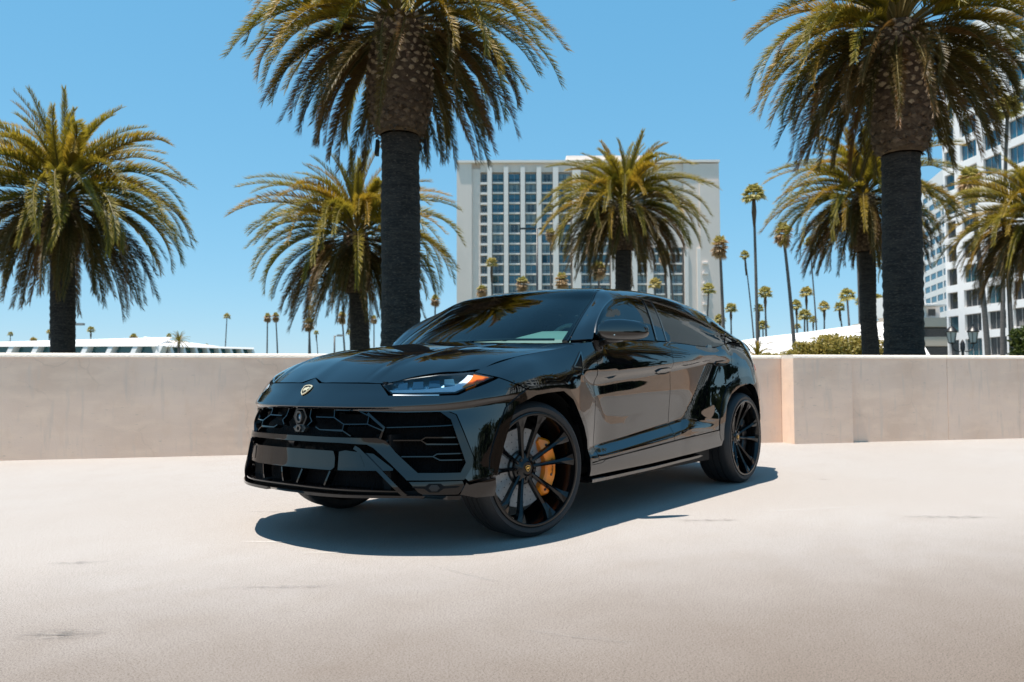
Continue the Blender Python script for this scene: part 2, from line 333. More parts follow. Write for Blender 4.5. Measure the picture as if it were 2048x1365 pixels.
def panel(name, surf, poly, m, parent, h=.022, off=0., thick=.022, mirror=0, holes=(), ang=26, label=None, keep=True, lip=.0015):
    loops = [resample(poly, h)]+[resample(q, h) for q in holes]
    allp = np.array(poly); a0, b0 = allp.min(0); a1, b1 = allp.max(0)
    g = surf.grid(a0, a1, b0, b1, h)
    ok = inpoly(g[:, 0], g[:, 1], poly) & (dist(g[:, 0], g[:, 1], poly) > .4*h)
    for q in holes: ok &= ~inpoly(g[:, 0], g[:, 1], q) & (dist(g[:, 0], g[:, 1], q) > .4*h)
    g = g[ok]
    V = []; E = []
    for L in loops:
        b = len(V); V += L; E += [(b+i, b+(i+1) % len(L)) for i in range(len(L))]
    V += [tuple(p) for p in g]
    r = geometry.delaunay_2d_cdt([Vector(v) for v in V], E, [], 2 if holes else 1, 1e-5)
    A = np.array([tuple(v) for v in r[0]]); F = [tuple(f) for f in r[2]]
    if holes:
        c = np.array([A[list(f)].mean(0) for f in F]); bad = np.zeros(len(F), bool); bad |= ~inpoly(c[:, 0], c[:, 1], poly)
        for q in holes: bad |= inpoly(c[:, 0], c[:, 1], q)
        F = [f for f, x in zip(F, bad) if not x]
    e = 2e-3; P = surf.f(A[:, 0], A[:, 1])
    n = np.cross(surf.f(A[:, 0]+e, A[:, 1])-surf.f(A[:, 0]-e, A[:, 1]), surf.f(A[:, 0], A[:, 1]+e)-surf.f(A[:, 0], A[:, 1]-e))*surf.flip
    n /= np.linalg.norm(n, axis=1)[:, None]+1e-12
    P = P+n*off
    res = []
    for side in ((1, -1) if mirror == 2 else ((-1,) if mirror == -1 else (1,))):
        Q = P*[1, side, 1]; nn = n*[1, side, 1]; bm = bmesh.new(); vv = [bm.verts.new(p) for p in Q]
        for f in F:
            f2 = f if surf.flip*side > 0 else f[::-1]
            try: bm.faces.new([vv[i] for i in f2])
            except ValueError: pass
        nm = {v: Vector(nn[i]) for i, v in enumerate(vv)}
        bd = [x for x in bm.edges if len(x.link_faces) == 1]
        bvs = {v for x in bd for v in x.verts}
        for v in bvs: v.co -= nm[v]*lip
        if thick > 0:
            ex = bmesh.ops.extrude_edge_only(bm, edges=bd); new = [x for x in ex['geom'] if isinstance(x, bmesh.types.BMVert)]
            base = {tuple(round(c, 6) for c in v.co): nm[v] for v in bvs}
            for v in new: v.co -= base[tuple(round(c, 6) for c in v.co)]*thick
            nb = {x for x in ex['geom'] if isinstance(x, bmesh.types.BMEdge)}
            for x in bd: x.smooth = False
        for v in [v for v in bm.verts if not v.link_faces]: bm.verts.remove(v)
        bmesh.ops.recalc_face_normals(bm, faces=[]) if False else None
        for f in bm.faces: f.smooth = True
        c = math.radians(ang)
        for x in bm.edges:
            if len(x.link_faces) == 2 and x.calc_face_angle(0) > c: x.smooth = False
        bm.verts.index_update(); nl_ = {v.index: nm[v] for v in vv if v.is_valid}
        me = bpy.data.meshes.new(name); bm.to_mesh(me); bm.free(); me.materials.append(m)
        cn = []
        for p_ in me.polygons:
            fn = p_.normal
            for vi in p_.vertices:
                q_ = nl_.get(vi); cn.append(tuple(q_) if q_ is not None and q_.dot(fn) > .80 else tuple(fn))
        me.normals_split_custom_set(cn)
        o = link(name, me, parent[0 if side > 0 else -1] if isinstance(parent, (list, tuple)) else parent)
        if label: o['label'] = label
        res.append(o)
    return res
def full(poly, c=-3.32):
    return list(poly)+[(c-u, z) for u, z in poly[1:-1]][::-1]
def ribbon(pts, w):
    """closed outline of a band of width w along a polyline"""
    p = [np.array(q, float) for q in pts]; L = []; R = []
    for i, q in enumerate(p):
        d = p[min(i+1, len(p)-1)]-p[max(i-1, 0)]; d /= np.hypot(*d); nn = np.array([-d[1], d[0]])
        if 0 < i < len(p)-1:
            d0 = p[i]-p[i-1]; d0 /= np.hypot(*d0); k = 1/max(.5, abs(np.dot(nn, [-d0[1], d0[0]])))
        else: k = 1
        L.append(tuple(q+nn*w/2*k)); R.append(tuple(q-nn*w/2*k))
    return L+R[::-1]
# ---------------------------------------------------------------- car materials
PAINT = mat('black_gloss_paint', (.0016, .0020, .0028), .015, ior=1.88)
PIANO = mat('piano_black_trim', (.002, .002, .0024), .04, ior=1.62)
SATIN = mat('satin_black_plastic', (.006, .006, .007), .32)
DARK = mat('matt_black_plastic', (.0035, .0035, .004), .6, spec=.2)  # one even matt black for liners, underbody and small trim
MESH = mat('black_grille_mesh', (.0015, .0015, .002), .6, spec=.12, bump=(140, .8, (1, 1, .2)))
RUB = mat('tyre_rubber', (.012, .012, .013), .62, bump=(90, .15))
RIM = mat('gloss_black_alloy', (.003, .003, .0035), .14, ior=1.45)
DISC = mat('grey_ceramic_disc', (.42, .39, .37), .45, metal=.1, noise=[(60, .35, .65, (.34, .32, .30), (1, 1, 1))])
ORANGE = mat('orange_caliper_enamel', (1, .25, .006), .3, coat=.3)
STEEL = mat('dark_steel', (.10, .10, .10), .35, metal=.9)
BEZ = mat('dark_sensor_plastic', (.06, .055, .05), .25)
CHROME = mat('bright_chrome', (.75, .74, .72), .12, metal=1)
DCHR = mat('dark_chrome_trim', (.22, .21, .20), .16, metal=1)
PALE = mat('pale_gold_emblem', (.88, .72, .46), .25, metal=.6)
GOLD = mat('gold_emblem', (.75, .50, .16), .22, metal=1)
LENSW = mat('white_light_guide', (.88, .90, .95), .12, coat=1)
AMBER = mat('amber_reflector', (1, .26, .02), .32, metal=.55)
TAIL = mat('red_tail_lens', (.25, .01, .01), .1, coat=1)
LEATH = mat('dark_leather', (.012, .012, .013), .5)
DASH = mat('grey_dashboard', (.22, .25, .25), .5)
GLW = glass('windscreen_glass', (.50, .78, .76), 1.55)
GLS = glass('privacy_glass', (.03, .035, .035), 1.75)
GLL = glass('headlamp_lens', (.80, .88, .92), 1.5)
def bumpify(m):   # mirror-finish light bucket: bluish bright metal
    return m
BUCK = mat('headlamp_reflector', (.34, .56, .66), .25, metal=.9)
LENSB = mat('projector_lens', (.05, .13, .20), .03, ior=2.4)
# ---------------------------------------------------------------- build car
CAR = empty('parked_car'); tag(CAR, 'glossy black sport utility car with orange front brake caliper parked alone on the pale deck', 'car')
HLP = [(-1.112, .885), (-1.046, .838), (-.819, .836), (-.69, .841), (-.636, .866), (-.43, .926), (-.545, .955), (-.768, .942), (-.964, .917)]
# hood
_pe = SN.ev(np.linspace(-1.565, -.53, 26), np.full(26, 9.))
hh = [(.879, 0), (.903, .076)]+[(float(p[0])-.004, float(p[1])-.003) for p in _pe]+[(.40, .838), (.30, .848), (.12, .867), (-.1, .884), (-.3, .904), (-.45, .925), (-.53, .905), (-.50, .80), (-.43, .70), (-.29, .42), (-.245, .2), (-.225, 0)]
hood = panel('bonnet', SH, hh[:-1]+[(-.225, 0)]+[(x, -y) for x, y in hh[1:-1]][::-1], PAINT, CAR, h=.026)[0]
# nose, bumper cheeks
bump = [(-1.66, .922), (-1.585, .893), (-1.46, .893), (-1.26, .891), (-1.127, .889), (-1.058, .827), (-.819, .825), (-.683, .829), (-.622, .854), (-.51, .886), (-.402, .919),
        (-.30, .888), (-.20, .854), (-.27, .818), (-.376, .758), (-.432, .66), (-.482, .56), (-.507, .49), (-.512, .43), (-.478, .402), (-.632, .375), (-.657, .397), (-.595, .481), (-.690, .728), (-.722, .742), (-.80, .742), (-.95, .739), (-1.193, .744), (-1.30, .752), (-1.66, .752)]
BP = []
for nm in ('bumper_cheek', 'bumper_cheek'): pass
b1 = panel('front_bumper', SS, full(bump), PAINT, CAR, thick=.05)
lowcheek = [(-.650, .372), (-.636, .360), (-.478, .388), (-.476, .335), (-.49, .292), (-.60, .292), (-.682, .312)]
panel('bumper_corner_wing', SS, lowcheek, PAINT, CAR, mirror=2, off=.004)
frame = [(-1.66, .578), (-1.305, .578), (-1.154, .571), (-1.118, .553), (-1.022, .470), (-.956, .406), (-.939, .388), (-.663, .388), (-.603, .479), (-.697, .724), (-.735, .740),
         (-.775, .740), (-.722, .700), (-.652, .476), (-.679, .425), (-.885, .425), (-1.0, .53), (-1.055, .592), (-1.10, .606), (-1.306, .606), (-1.66, .608)]
panel('bumper_frame', SS, full(frame), PIANO, CAR, off=.014, thick=.06, lip=.004)
# recessed backing, grille mesh, underside
panel('grille_backing', SS, [(-2.70, .31), (-2.70, .77), (-.62, .77), (-.62, .31)], MESH, CAR, off=-.075, thick=0, h=.05)
panel('underbody_apron', SS, [(-2.82, .302), (-2.82, .33), (-.5, .33), (-.5, .302)], DARK, CAR, off=-.03, thick=.25, h=.05)
# plate carrier
panel('plate_blank', SS, rnd([(-1.982, .535), (-1.66, .538), (-1.338, .535), (-1.325, .50), (-1.325, .45), (-1.345, .434), (-1.66, .436), (-1.975, .434), (-1.995, .45), (-1.995, .50)], .008), PIANO, CAR, off=.006, thick=.03)
wing = [(-1.312, .436), (-1.312, .532), (-1.275, .540), (-1.12, .524), (-1.012, .447), (-1.015, .438)]
wo_ = rnd([(-1.285, .453), (-1.285, .528), (-1.19, .524), (-1.16, .455)], .012)
panel('plate_wing', SS, wing, PIANO, CAR, mirror=2, off=-.006, thick=.03)
panel('washer_cover', SS, wo_, PIANO, CAR, mirror=2, off=-.002, thick=.006)
panel('bumper_strut', SS, ribbon([(-1.215, .556), (-1.195, .545), (-.955, .318), (-.93, .301)], .020), PIANO, CAR, mirror=2, off=.020, thick=.04)
# splitter
panel('front_splitter', SS, full([(-1.66, .318), (-1.29, .316), (-.93, .312), (-.682, .308), (-.682, .288), (-.93, .288), (-1.66, .292)]), PIANO, CAR, off=.022, thick=.12)
panel('splitter_edge', SS, ribbon([(-2.345, .332), (-2.30, .332), (-2.02, .336), (-1.66, .341), (-1.30, .336), (-1.02, .332), (-.975, .332)], .007), PIANO, CAR, off=.004, thick=.10)
for u in (-1.60, -1.40):
    panel('intake_fin', SS, ribbon([(u, .35), (u+.03, .43)], .010), PIANO, CAR, mirror=2, off=-.02, thick=.05)
# lower pod with round sensor
pod = [(-.93, .380), (-.885, .326), (-.86, .312), (-.69, .312), (-.655, .350), (-.668, .382)]
panel('sensor_pod', SS, pod, PIANO, CAR, mirror=2, off=-.006, thick=.03)
panel('sensor_surround', SS, [(-.915, .352), (-.905, .357), (-.85, .357), (-.832, .371), (-.775, .371), (-.757, .357), (-.69, .357), (-.68, .352), (-.70, .347), (-.76, .345), (-.785, .326), (-.83, .326), (-.855, .345), (-.90, .347)], DARK, CAR, mirror=2, off=-.001, thick=.006)
hexp = lambda u, z, r, rz=None: [(u+r*math.cos(math.radians(a)), z+(rz or r)*math.sin(math.radians(a))) for a in range(0, 360, 60)]
panel('parking_sensor', SS, hexp(-.806, .349, .027, .019), SATIN, CAR, mirror=2, off=.008, thick=.01)
# side intake slats
for L in ([(-1.06, .662), (-.88, .667), (-.675, .676)], [(-1.058, .590), (-.875, .591), (-.852, .606), (-.665, .608)], [(-.875, .591), (-.846, .573), (-.660, .572)],
          [(-.975, .510), (-.815, .510), (-.793, .523), (-.652, .524)], [(-.815, .510), (-.778, .491), (-.650, .490)]):
    panel('intake_slat', SS, ribbon(L, .006), PIANO, CAR, mirror=2, off=-.022, thick=.045)
# hexagon grille bars
HX = [[(-1.506, .714), (-1.376, .714), (-1.303, .679), (-1.163, .681), (-1.077, .645)], [(-1.376, .714), (-1.383, .754)], [(-1.383, .752), (-1.233, .752), (-1.161, .724), (-1.163, .681)],
      [(-1.303, .679), (-1.305, .644), (-1.458, .645)], [(-1.305, .644), (-1.252, .615)], [(-1.56, .752), (-1.555, .715), (-1.53, .69), (-1.555, .665)], [(-1.458, .645), (-1.49, .66)]]
for L in HX: panel('grille_bar', SS, ribbon(L, .0055), DCHR if False else PIANO, CAR, mirror=2, off=-.012, thick=.04)
panel('grille_upright', SS, ribbon([(-1.166, .735), (-1.066, .660), (-1.088, .600)], .012), PIANO, CAR, mirror=2, off=.0, thick=.05)
# camera pod (centre)
SUB = MB()
def hexring(mb, x, y, z, ro, ri, d, mi=0, sy=1., n=6, rot=0):
    O = [(x, y+ro*sy*math.cos(math.radians(a+rot)), z+ro*math.sin(math.radians(a+rot))) for a in np.arange(0, 360, 360/n)]
    I = [(x, y+ri*sy*math.cos(math.radians(a+rot)), z+ri*math.sin(math.radians(a+rot))) for a in np.arange(0, 360, 360/n)]
    B = [(x-d, p[1], p[2]) for p in O]; J = [(x-d, p[1], p[2]) for p in I]; V = O+I+B+J
    F = []
    for i in range(n):
        j = (i+1) % n; F += [(i, j, n+j, n+i), (2*n+i, 2*n+j, j, i), (n+i, n+j, 3*n+j, 3*n+i)]
    mb.add(V, F, mi)
mb = MB(); hexring(mb, .985, 0, .705, .060, .046, .05, 0, 1.0); mb.build('camera_housing', [SATIN], CAR)
mb = MB(); hexring(mb, .997, 0, .705, .035, .024, .04, 0, .8, 12); mb.build('camera_bezel', [BEZ], CAR, ang=40)
bm_ = bmesh.new(); bmesh.ops.create_uvsphere(bm_, u_segments=20, v_segments=12, radius=.026); me = bpy.data.meshes.new('camera_lens'); bm_.to_mesh(me); bm_.free(); me.polygons.foreach_set('use_smooth', [True]*len(me.polygons))
o = link('camera_lens', me, CAR, LENSB); o.location = (.972, 0, .705); o.scale = (.8, .8, 1)
mb = MB(); mb.prism([(.99, -.055, .645), (.99, -.035, .622), (.99, .035, .622), (.99, .055, .645), (.985, .03, .660), (.985, -.03, .660)], (-1, 0, 0), .03)
hexring(mb, 1.0, 0, .641, .021, .012, .012, 0); mb.build('radar_unit', [BEZ], CAR)
mb = MB(); mb.prism([(1.045, -.03, .575), (1.045, .03, .575), (1.03, 0, .545)], (-1, 0, 0), .03); mb.build('camera_nib', [SATIN], CAR)
# emblem: shield with rim and a charging-bull lump
def shield(x, z, y, s, parent, tilt=0, name='emblem', ax='x', em=None):
    out = [(-.5, .36), (-.34, .47), (0, .52), (.34, .47), (.5, .36), (.47, .0), (.30, -.32), (0, -.56), (-.30, -.32), (-.47, 0)]
    bull = [(-.30, .06), (-.20, .20), (-.02, .22), (.10, .30), (.24, .22), (.34, .28), (.30, .10), (.20, .02), (.22, -.16), (.10, -.06), (-.04, -.08), (-.10, -.26), (-.18, -.06), (-.34, -.16), (-.26, -.02)]
    inn = [(a*.80, b*.80) for a, b in out]
    M_ = (lambda a, b, h: (h, a*s, b*s)) if ax == 'x' else (lambda a, b, h: (-a*s, h, b*s))
    mb = MB(); n = len(out); V = [M_(a, b, 0) for a, b in out]+[M_(a*.96, b*.96, .004) for a, b in out]+[M_(a, b, .004) for a, b in inn]+[M_(a, b, .0015) for a, b in inn]
    F = []
    for i in range(n):
        j = (i+1) % n
        for r in range(3): F.append((r*n+i, r*n+j, (r+1)*n+j, (r+1)*n+i))
    mb.add(V, F, 0); mb.add([M_(a, b, .0016) for a, b in inn], [tuple(range(n))], 1)
    k = len(bull); mb.add([M_(a, b, .001) for a, b in bull]+[M_(a*.92, b*.92, .0045) for a, b in bull], [tuple(range(k, 2*k))]+[(i, (i+1) % k, k+(i+1) % k, k+i) for i in range(k)], 0)
    o = mb.build(name, [em or GOLD, DARK], parent); o.location = (x, y, z) if ax == 'x' else (x, y, z); o.rotation_euler = (0, tilt, 0) if ax == 'x' else (0, 0, 0); return o
P0 = SN.ev([-1.66, -1.66], [8.0, 7.3])
dv = (P0[0]-P0[1]); tilt = -math.atan2(-dv[0], dv[2])
e = shield(float(P0.mean(0)[0])+.005, float(P0.mean(0)[2])+.001, 0, .075, CAR, tilt, em=PALE)
# headlamps
for sd_ in (1, -1):
    HL = empty('headlight'); HL.parent = CAR
    kw = dict(mirror=sd_ if sd_ < 0 else 0)
    panel('reflector_bucket', SS, HLP, BUCK, HL, off=-.045, thick=-.0, h=.03, **kw)
    panel('lamp_rim', SS, HLP, SATIN, HL, off=-.004, thick=.045, h=.03, holes=[[( -1.098, .880), (-1.040, .845), (-.819, .843), (-.695, .848), (-.645, .870), (-.455, .926), (-.545, .948), (-.768, .935), (-.964, .911)]], **kw)
    panel('light_guide', SS, [(-1.062, .858), (-1.050, .844), (-.70, .850), (-.650, .868), (-.552, .939), (-.590, .942), (-.70, .881), (-.86, .864)], LENSW, HL, off=-.006, thick=.03, **kw)
    panel('amber_indicator', SS, [(-.655, .874), (-.628, .866), (-.445, .926), (-.545, .944)], AMBER, HL, off=-.004, thick=.03, h=.03, **kw)
    for u, z in ((-.985, .882), (-.895, .888), (-.805, .896), (-.72, .905)):
        panel('projector_lens', SS, [(u-.032, z-.017), (u+.030, z-.015), (u+.030, z+.024), (u-.026, z+.020)], LENSB, HL, off=-.016, thick=.02, **kw)
    panel('light_guide', SS, [(-.80, .846), (-.70, .849), (-.66, .862), (-.69, .858), (-.79, .853)], STEEL, HL, off=-.02, thick=.01, **kw)
    panel('lens', SS, HLP, GLL, HL, off=-.001, thick=0, h=.03, **kw)
    panel('brow_chrome', SS, ribbon([(-1.03, .829), (-.90, .828), (-.78, .829)], .005), CHROME, HL, off=.003, thick=.004, **kw)
# front wings
wingp = [(-.530, .953), (-.405, .927), (-.305, .896), (-.195, .862), (-.165, .868), (0, .892), (.154, .897), (.212, .867), (.264, .818), (.366, .726), (.444, .634), (.480, .55), (.494, .45), (.494, .388),
         (.583, .392), (.583, 1.10), (.575, 1.150), (.46, 1.1375), (.30, 1.1065), (.10, 1.0765), (-.12, 1.0435), (-.34, 1.000), (-.45, .976)]
panel('front_wing', SS, wingp, PAINT, CAR, mirror=2)
arch = [(-.372, .753), (-.27, .813), (-.169, .856), (0, .883), (.154, .888), (.208, .858), (.257, .811), (.358, .72), (.436, .63), (.472, .547), (.485, .45), (.486, .372), (.462, .36), (.462, .44), (.447, .529), (.402, .611), (.262, .780), (.158, .833), (0, .833), (-.116, .822), (-.300, .757), (-.402, .567), (-.458, .408), (-.466, .40), (-.508, .43), (-.502, .49), (-.478, .56), (-.428, .66)]
exp_ = lambda P_, cx: [((u-cx)*k+cx, (z-.39)*k+.39) for u, z in P_ for k in ((1.018,) if math.hypot(u-cx, z-.39) > .452+.02*(cx > 1) or z > .842 else (1,))]
panel('wheel_arch_trim', SS, exp_(arch, 0), PIANO, CAR, mirror=2, off=.010, thick=.07, lip=.004)
archR = [(2.45, .45), (2.455, .55), (2.502, .652), (2.56, .74), (2.643, .822), (2.76, .876), (2.874, .903), (3.085, .920), (3.146, .902), (3.190, .842), (3.328, .723), (3.42, .58), (3.455, .45), (3.46, .36), (3.425, .36), (3.412, .5), (3.372, .62), (3.306, .750), (3.186, .836), (3.096, .859), (2.884, .839), (2.715, .772), (2.612, .684), (2.535, .52), (2.522, .40), (2.475, .40)]
panel('wheel_arch_trim', SS, exp_(archR, 3.0), PIANO, CAR, mirror=2, off=.010, thick=.07, lip=.004)
# fender vent emblem
panel('wing_vent', SS, [(.305, .972), (.425, 1.085), (.400, .960)], DARK, CAR, mirror=2, off=.002, thick=.006, h=.02)
for L in ([(.312, .985), (.425, 1.080)], [(.425, 1.080), (.398, .965)], [(.312, .985), (.392, .980)]):
    panel('vent_strip', SS, ribbon(L, .008), DCHR, CAR, mirror=2, off=.010, thick=.012, h=.02)
# doors and rocker
D1 = [(.590, .396), (.590, 1.155), (.60, 1.163), (.9, 1.172), (1.3, 1.180), (1.652, 1.182), (1.652, .452), (1.2, .425)]
D2 = [(1.658, .452), (1.658, 1.182), (1.9, 1.178), (2.2, 1.168), (2.5, 1.166), (2.74, 1.205), (2.775, 1.12), (2.775, .95), (2.765, .884), (2.638, .828), (2.553, .745), (2.494, .656), (2.446, .55), (2.441, .492)]
for sd_ in (1, -1):
    kw = dict(mirror=sd_ if sd_ < 0 else 0)
    d1 = panel('front_door', SS, D1, PAINT, CAR, **kw)[0]
    d2 = panel('rear_door', SS, D2, PAINT, CAR, **kw)[0]
    for d, hs in ((d1, [(1.40, .962), (1.46, .985), (1.58, .994), (1.655-.01, .990), (1.64, .968), (1.56, .955), (1.46, .952)]), (d2, [(2.44, 1.032), (2.50, 1.050), (2.62, 1.062), (2.70, 1.058), (2.70, 1.040), (2.62, 1.026), (2.50, 1.022)])):
        panel('handle_recess', SS, [(a, b-.012) for a, b in hs], DARK, d, off=.0015, thick=.004, h=.02, **kw)
        panel('door_handle', SS, rnd(hs, .01), PAINT, d, off=.012, thick=.012, h=.015, **kw)
rock = [(.480, .366), (.480, .300), (1.3, .312), (2.08, .338), (2.48, .36), (2.505, .395), (2.44, .484), (1.658, .446), (1.2, .419), (.60, .390), (.50, .380)]
panel('rocker_panel', SS, rock, PAINT, CAR, mirror=2, off=.004)
panel('side_skirt', SS, [(.478, .268), (.478, .290), (1.3, .300), (2.05, .322), (2.10, .312), (2.02, .302), (1.3, .280)], PAINT, CAR, mirror=2, off=.030, thick=.10)
panel('rocker_crease', SS, ribbon([(.50, .372), (.62, .376), (.66, .392), (1.3, .432), (2.0, .47)], .004), DARK, CAR, mirror=2, off=.0055, thick=.002)
# rear
Q = [(2.781, .94), (2.781, 1.12), (2.752, 1.203), (2.80, 1.213), (3.0, 1.228), (3.3, 1.225), (3.6, 1.216), (3.80, 1.20), (3.82, .74), (3.40, .66), (3.335, .727), (3.198, .848), (3.152, .909), (3.088, .926), (2.874, .908), (2.772, .886)]
panel('rear_quarter', SS, Q, PAINT, CAR, mirror=2)
RB = [(4.75, .31), (3.60, .31), (3.465, .36), (3.460, .45), (3.426, .58), (3.405, .652), (3.83, .732), (4.75, .732)]
panel('rear_bumper', SS, full(RB, 9.5), PAINT, CAR, h=.03)
TG = [(4.75, .740), (3.826, .74), (3.806, 1.198), (4.06, 1.178), (4.4, 1.170), (4.75, 1.170)]
panel('tailgate', SS, full(TG, 9.5), PAINT, CAR, h=.03)
panel('tail_light', SS, [(3.70, .985), (3.72, 1.045), (4.25, 1.045), (4.28, .985)], TAIL, CAR, mirror=2, off=.006, thick=.01, h=.03)
# greenhouse
WSK = 1.93
panel('windscreen', SG, G([(.05, -WSK), (.02, 0), (.05, WSK), (4.05, WSK), (4.05, -WSK)]), GLW, CAR, thick=0, h=.03)
panel('windscreen_surround', SG, G([(-.0, 1.86), (4.02, 1.86), (4.0, 0), (4.0, -1.86), (0, -1.86), (0, -1.97), (4.1, -1.97), (4.1, 1.97), (0, 1.97)]), PIANO, CAR, off=-.003, thick=.02, h=.03)
panel('roof', SG, G([(4.12, -2.5), (4.12, 2.5), (8.35, 2.5), (8.35, -2.5)]), PAINT, CAR, h=.03)
sf = [(0, 2.0), (4.10, 2.0), (4.14, 2.54), (8.38, 2.54), (8.42, 2.1), (11.6, 2.1), (13, 2.1), (13, 5.98), (9.3, 5.98), (8.55, 5.97), (8.98, 5.0), (8.8, 4.35), (8.4, 3.97), (5.5, 3.97), (2.0, 3.97), (.4, 3.97), (0.0, 3.9)]
panel('side_frame', SG, G(sf), PAINT, CAR, mirror=2, h=.03)
panel('window_trim', SG, G(ribbon([(.35, 4.03), (2, 4.03), (4, 4.03), (5.5, 4.03), (7, 4.03), (8.35, 4.03), (8.72, 4.4), (8.88, 5.0)], .075)), DCHR, CAR, mirror=2, off=.003, thick=.006, h=.03)
panel('side_window', SG, G([(.3, 4.05), (5.50, 4.05), (5.17, 5.97), (.1, 5.97)]), GLS, CAR, mirror=2, thick=0, off=-.004, h=.03)
panel('door_pillar', SG, G([(5.53, 4.05), (5.80, 4.05), (5.55, 5.97), (5.20, 5.97)]), PIANO, CAR, mirror=2, h=.03)
for a, b in ((5.51, 5.185), (5.82, 5.57)):
    panel('pillar_strip', SG, G([(a-.02, 4.1), (a+.02, 4.1), (b+.02, 5.95), (b-.02, 5.95)]), DCHR, CAR, mirror=2, off=.004, thick=.004, h=.03)
panel('side_window', SG, G([(5.84, 4.05), (8.33, 4.05), (8.72, 4.4), (8.90, 5.0), (8.50, 5.97), (5.59, 5.97)]), GLS, CAR, mirror=2, thick=0, off=-.004, h=.03)
panel('rear_window', SG, G([(8.42, -2.05), (8.42, 2.05), (11.5, 2.05), (11.5, -2.05)]), GLS, CAR, thick=0, off=-.003, h=.035)
panel('rear_spoiler', SG, G([(11.55, -2.05), (11.55, 2.05), (13, 2.05), (13, -2.05)]), PAINT, CAR, h=.035)
# cowl, belts, wiper
mb = MB(); mb.box(-.62, -.32, -.70, .70, 1.02, 1.11); mb.box(-.66, -.545, -.90, .90, 1.0, 1.150); mb.build('cowl_panel', DARK, CAR)
mb = MB(); mb.tube([(-.60, -.55, 1.185), (-.47, -.1, 1.185), (-.42, .05, 1.175)], .008, 6); mb.tube([(-.62, .62, 1.178), (-.50, .30, 1.183), (-.43, .1, 1.178)], .008, 6); mb.build('windscreen_wiper', DARK, CAR)
mb = MB()
mb.box(-.62, .55, -.60, .60, .30, 1.0); mb.box(-2.45, -.60, -.90, .90, .24, .45); mb.box(-3.9, -2.4, -.60, .60, .30, 1.0); mb.box(.5, .86, -.60, .60, .32, .62); mb.box(-3.95, -3.5, -.58, .58, .34, .95); mb.box(.45, .82, -.52, .52, .32, .90); mb.box(.80, .90, -.28, .28, .58, .80); mb.box(-2.75, -.68, .86, .905, .80, 1.165); mb.box(-2.75, -.68, -.905, -.86, .80, 1.165)
mb.build('underbody', DARK, CAR)
# interior
mb = MB(); XS = [(-.50, 1.125, 1.125), (-.70, 1.165, 1.175), (-.88, 1.20, 1.235), (-.98, 1.205, 1.262), (-1.06, 1.15, 1.20), (-1.08, .9, .9)]; V = []
YS = [-.78, -.55, -.2, .05, .14, .26, .40, .52, .62, .78]
for x, zp, zd in XS:
    for y in YS: q = max(0, min(1, (y-.05)/.14))*max(0, min(1, (.66-y)/.10)); V.append((x, y, zp*(1-q)+zd*q-.05*(abs(y)/.8)**4))
n = len(YS); mb.add(V, [(i*n+j, i*n+j+1, (i+1)*n+j+1, (i+1)*n+j) for i in range(len(XS)-1) for j in range(n-1)])
mb.build('dashboard', DASH, CAR, smooth=True)
mb = MB(); pts = [(-1.11-.07*math.sin(t), .38+.185*math.cos(t), 1.135+.178*math.sin(t)) for t in np.linspace(0, 2*math.pi, 33)]
mb.tube(pts, .017, 8, cap=False); mb.tube([(-1.11, .20, 1.13), (-1.09, .38, 1.11), (-1.11, .56, 1.13)], .022, 6); mb.tube([(-1.09, .38, 1.12), (-.95, .38, 1.06)], .05, 8); mb.build('steering_wheel', DASH, CAR, smooth=True)
for y in (.38, -.38):
    mb = MB(); mb.tube([(-1.95, y, .70), (-2.02, y, 1.0), (-2.10, y, 1.20)], [.25, .24, .17], 10); mb.tube([(-2.10, y, 1.22), (-2.12, y, 1.38)], [.11, .10], 10); mb.tube([(-1.4, y, .66), (-1.95, y, .66)], .22, 10)
    o = mb.build('seat', LEATH, CAR, smooth=True)
mb = MB(); mb.box(-.85, -.80, -.03, .03, 1.36, 1.41); mb.build('interior_mirror', LEATH, CAR)
mb = MB(); mb.box(-2.9, -2.6, -.75, .75, .6, 1.2); mb.build('rear_seat', LEATH, CAR)
# mirrors
for sd_ in (1, -1):
    V = []; NU, NV = 28, 14
    for i in range(NV+1):
        ph = -math.pi/2+math.pi*i/NV
        for j in range(NU):
            t = 2*math.pi*j/NU; e_ = .52
            cx = abs(math.cos(ph))**e_; a = math.copysign(abs(math.cos(t))**.8, math.cos(t))*cx; b = math.copysign(abs(math.sin(t))**.8, math.sin(t))*cx; c = math.copysign(abs(math.sin(ph))**.85, math.sin(ph))
            lx, ly, lz = .105*a, .112*b, .082*c if c > 0 else .060*c   # local: x front/back, y lateral
            lz *= 1.0-.18*max(0, b); lx *= 1-.25*max(0, b)
            if lx < 0: lx *= .6
            ang_ = math.radians(-22*sd_)
            X = -.80+lx*math.cos(ang_)-ly*sd_*math.sin(ang_)*-1*0-.10*b; Y = (1.055 if sd_ > 0 else 1.02)*sd_+ly*sd_; Z = (1.222 if sd_ > 0 else 1.125)+lz
            V.append((X-.03*b, Y, Z))
    F = [(i*NU+j, i*NU+(j+1) % NU, (i+1)*NU+(j+1) % NU, (i+1)*NU+j)[::sd_] for i in range(NV) for j in range(NU)]
    mr = pyd('door_mirror', V, F, PAINT, CAR, smooth=True)
    mb = MB(); dz_ = 0 if sd_ > 0 else -.09; mb.tube([(-.70, .93*sd_, 1.165+dz_), (-.74, 1.0*sd_, 1.172+dz_), (-.79, 1.04*sd_, 1.185+dz_)], [.035, .028, .03], 10); mb.build('mirror_stalk', PIANO, mr, smooth=True)
    if sd_ > 0: pyd('indicator_strip', [(-.693, .955*sd_, 1.192), (-.690, 1.05*sd_, 1.195), (-.690, 1.05*sd_, 1.200), (-.693, .955*sd_, 1.197)], [(0, 1, 2, 3)], CHROME, mr)
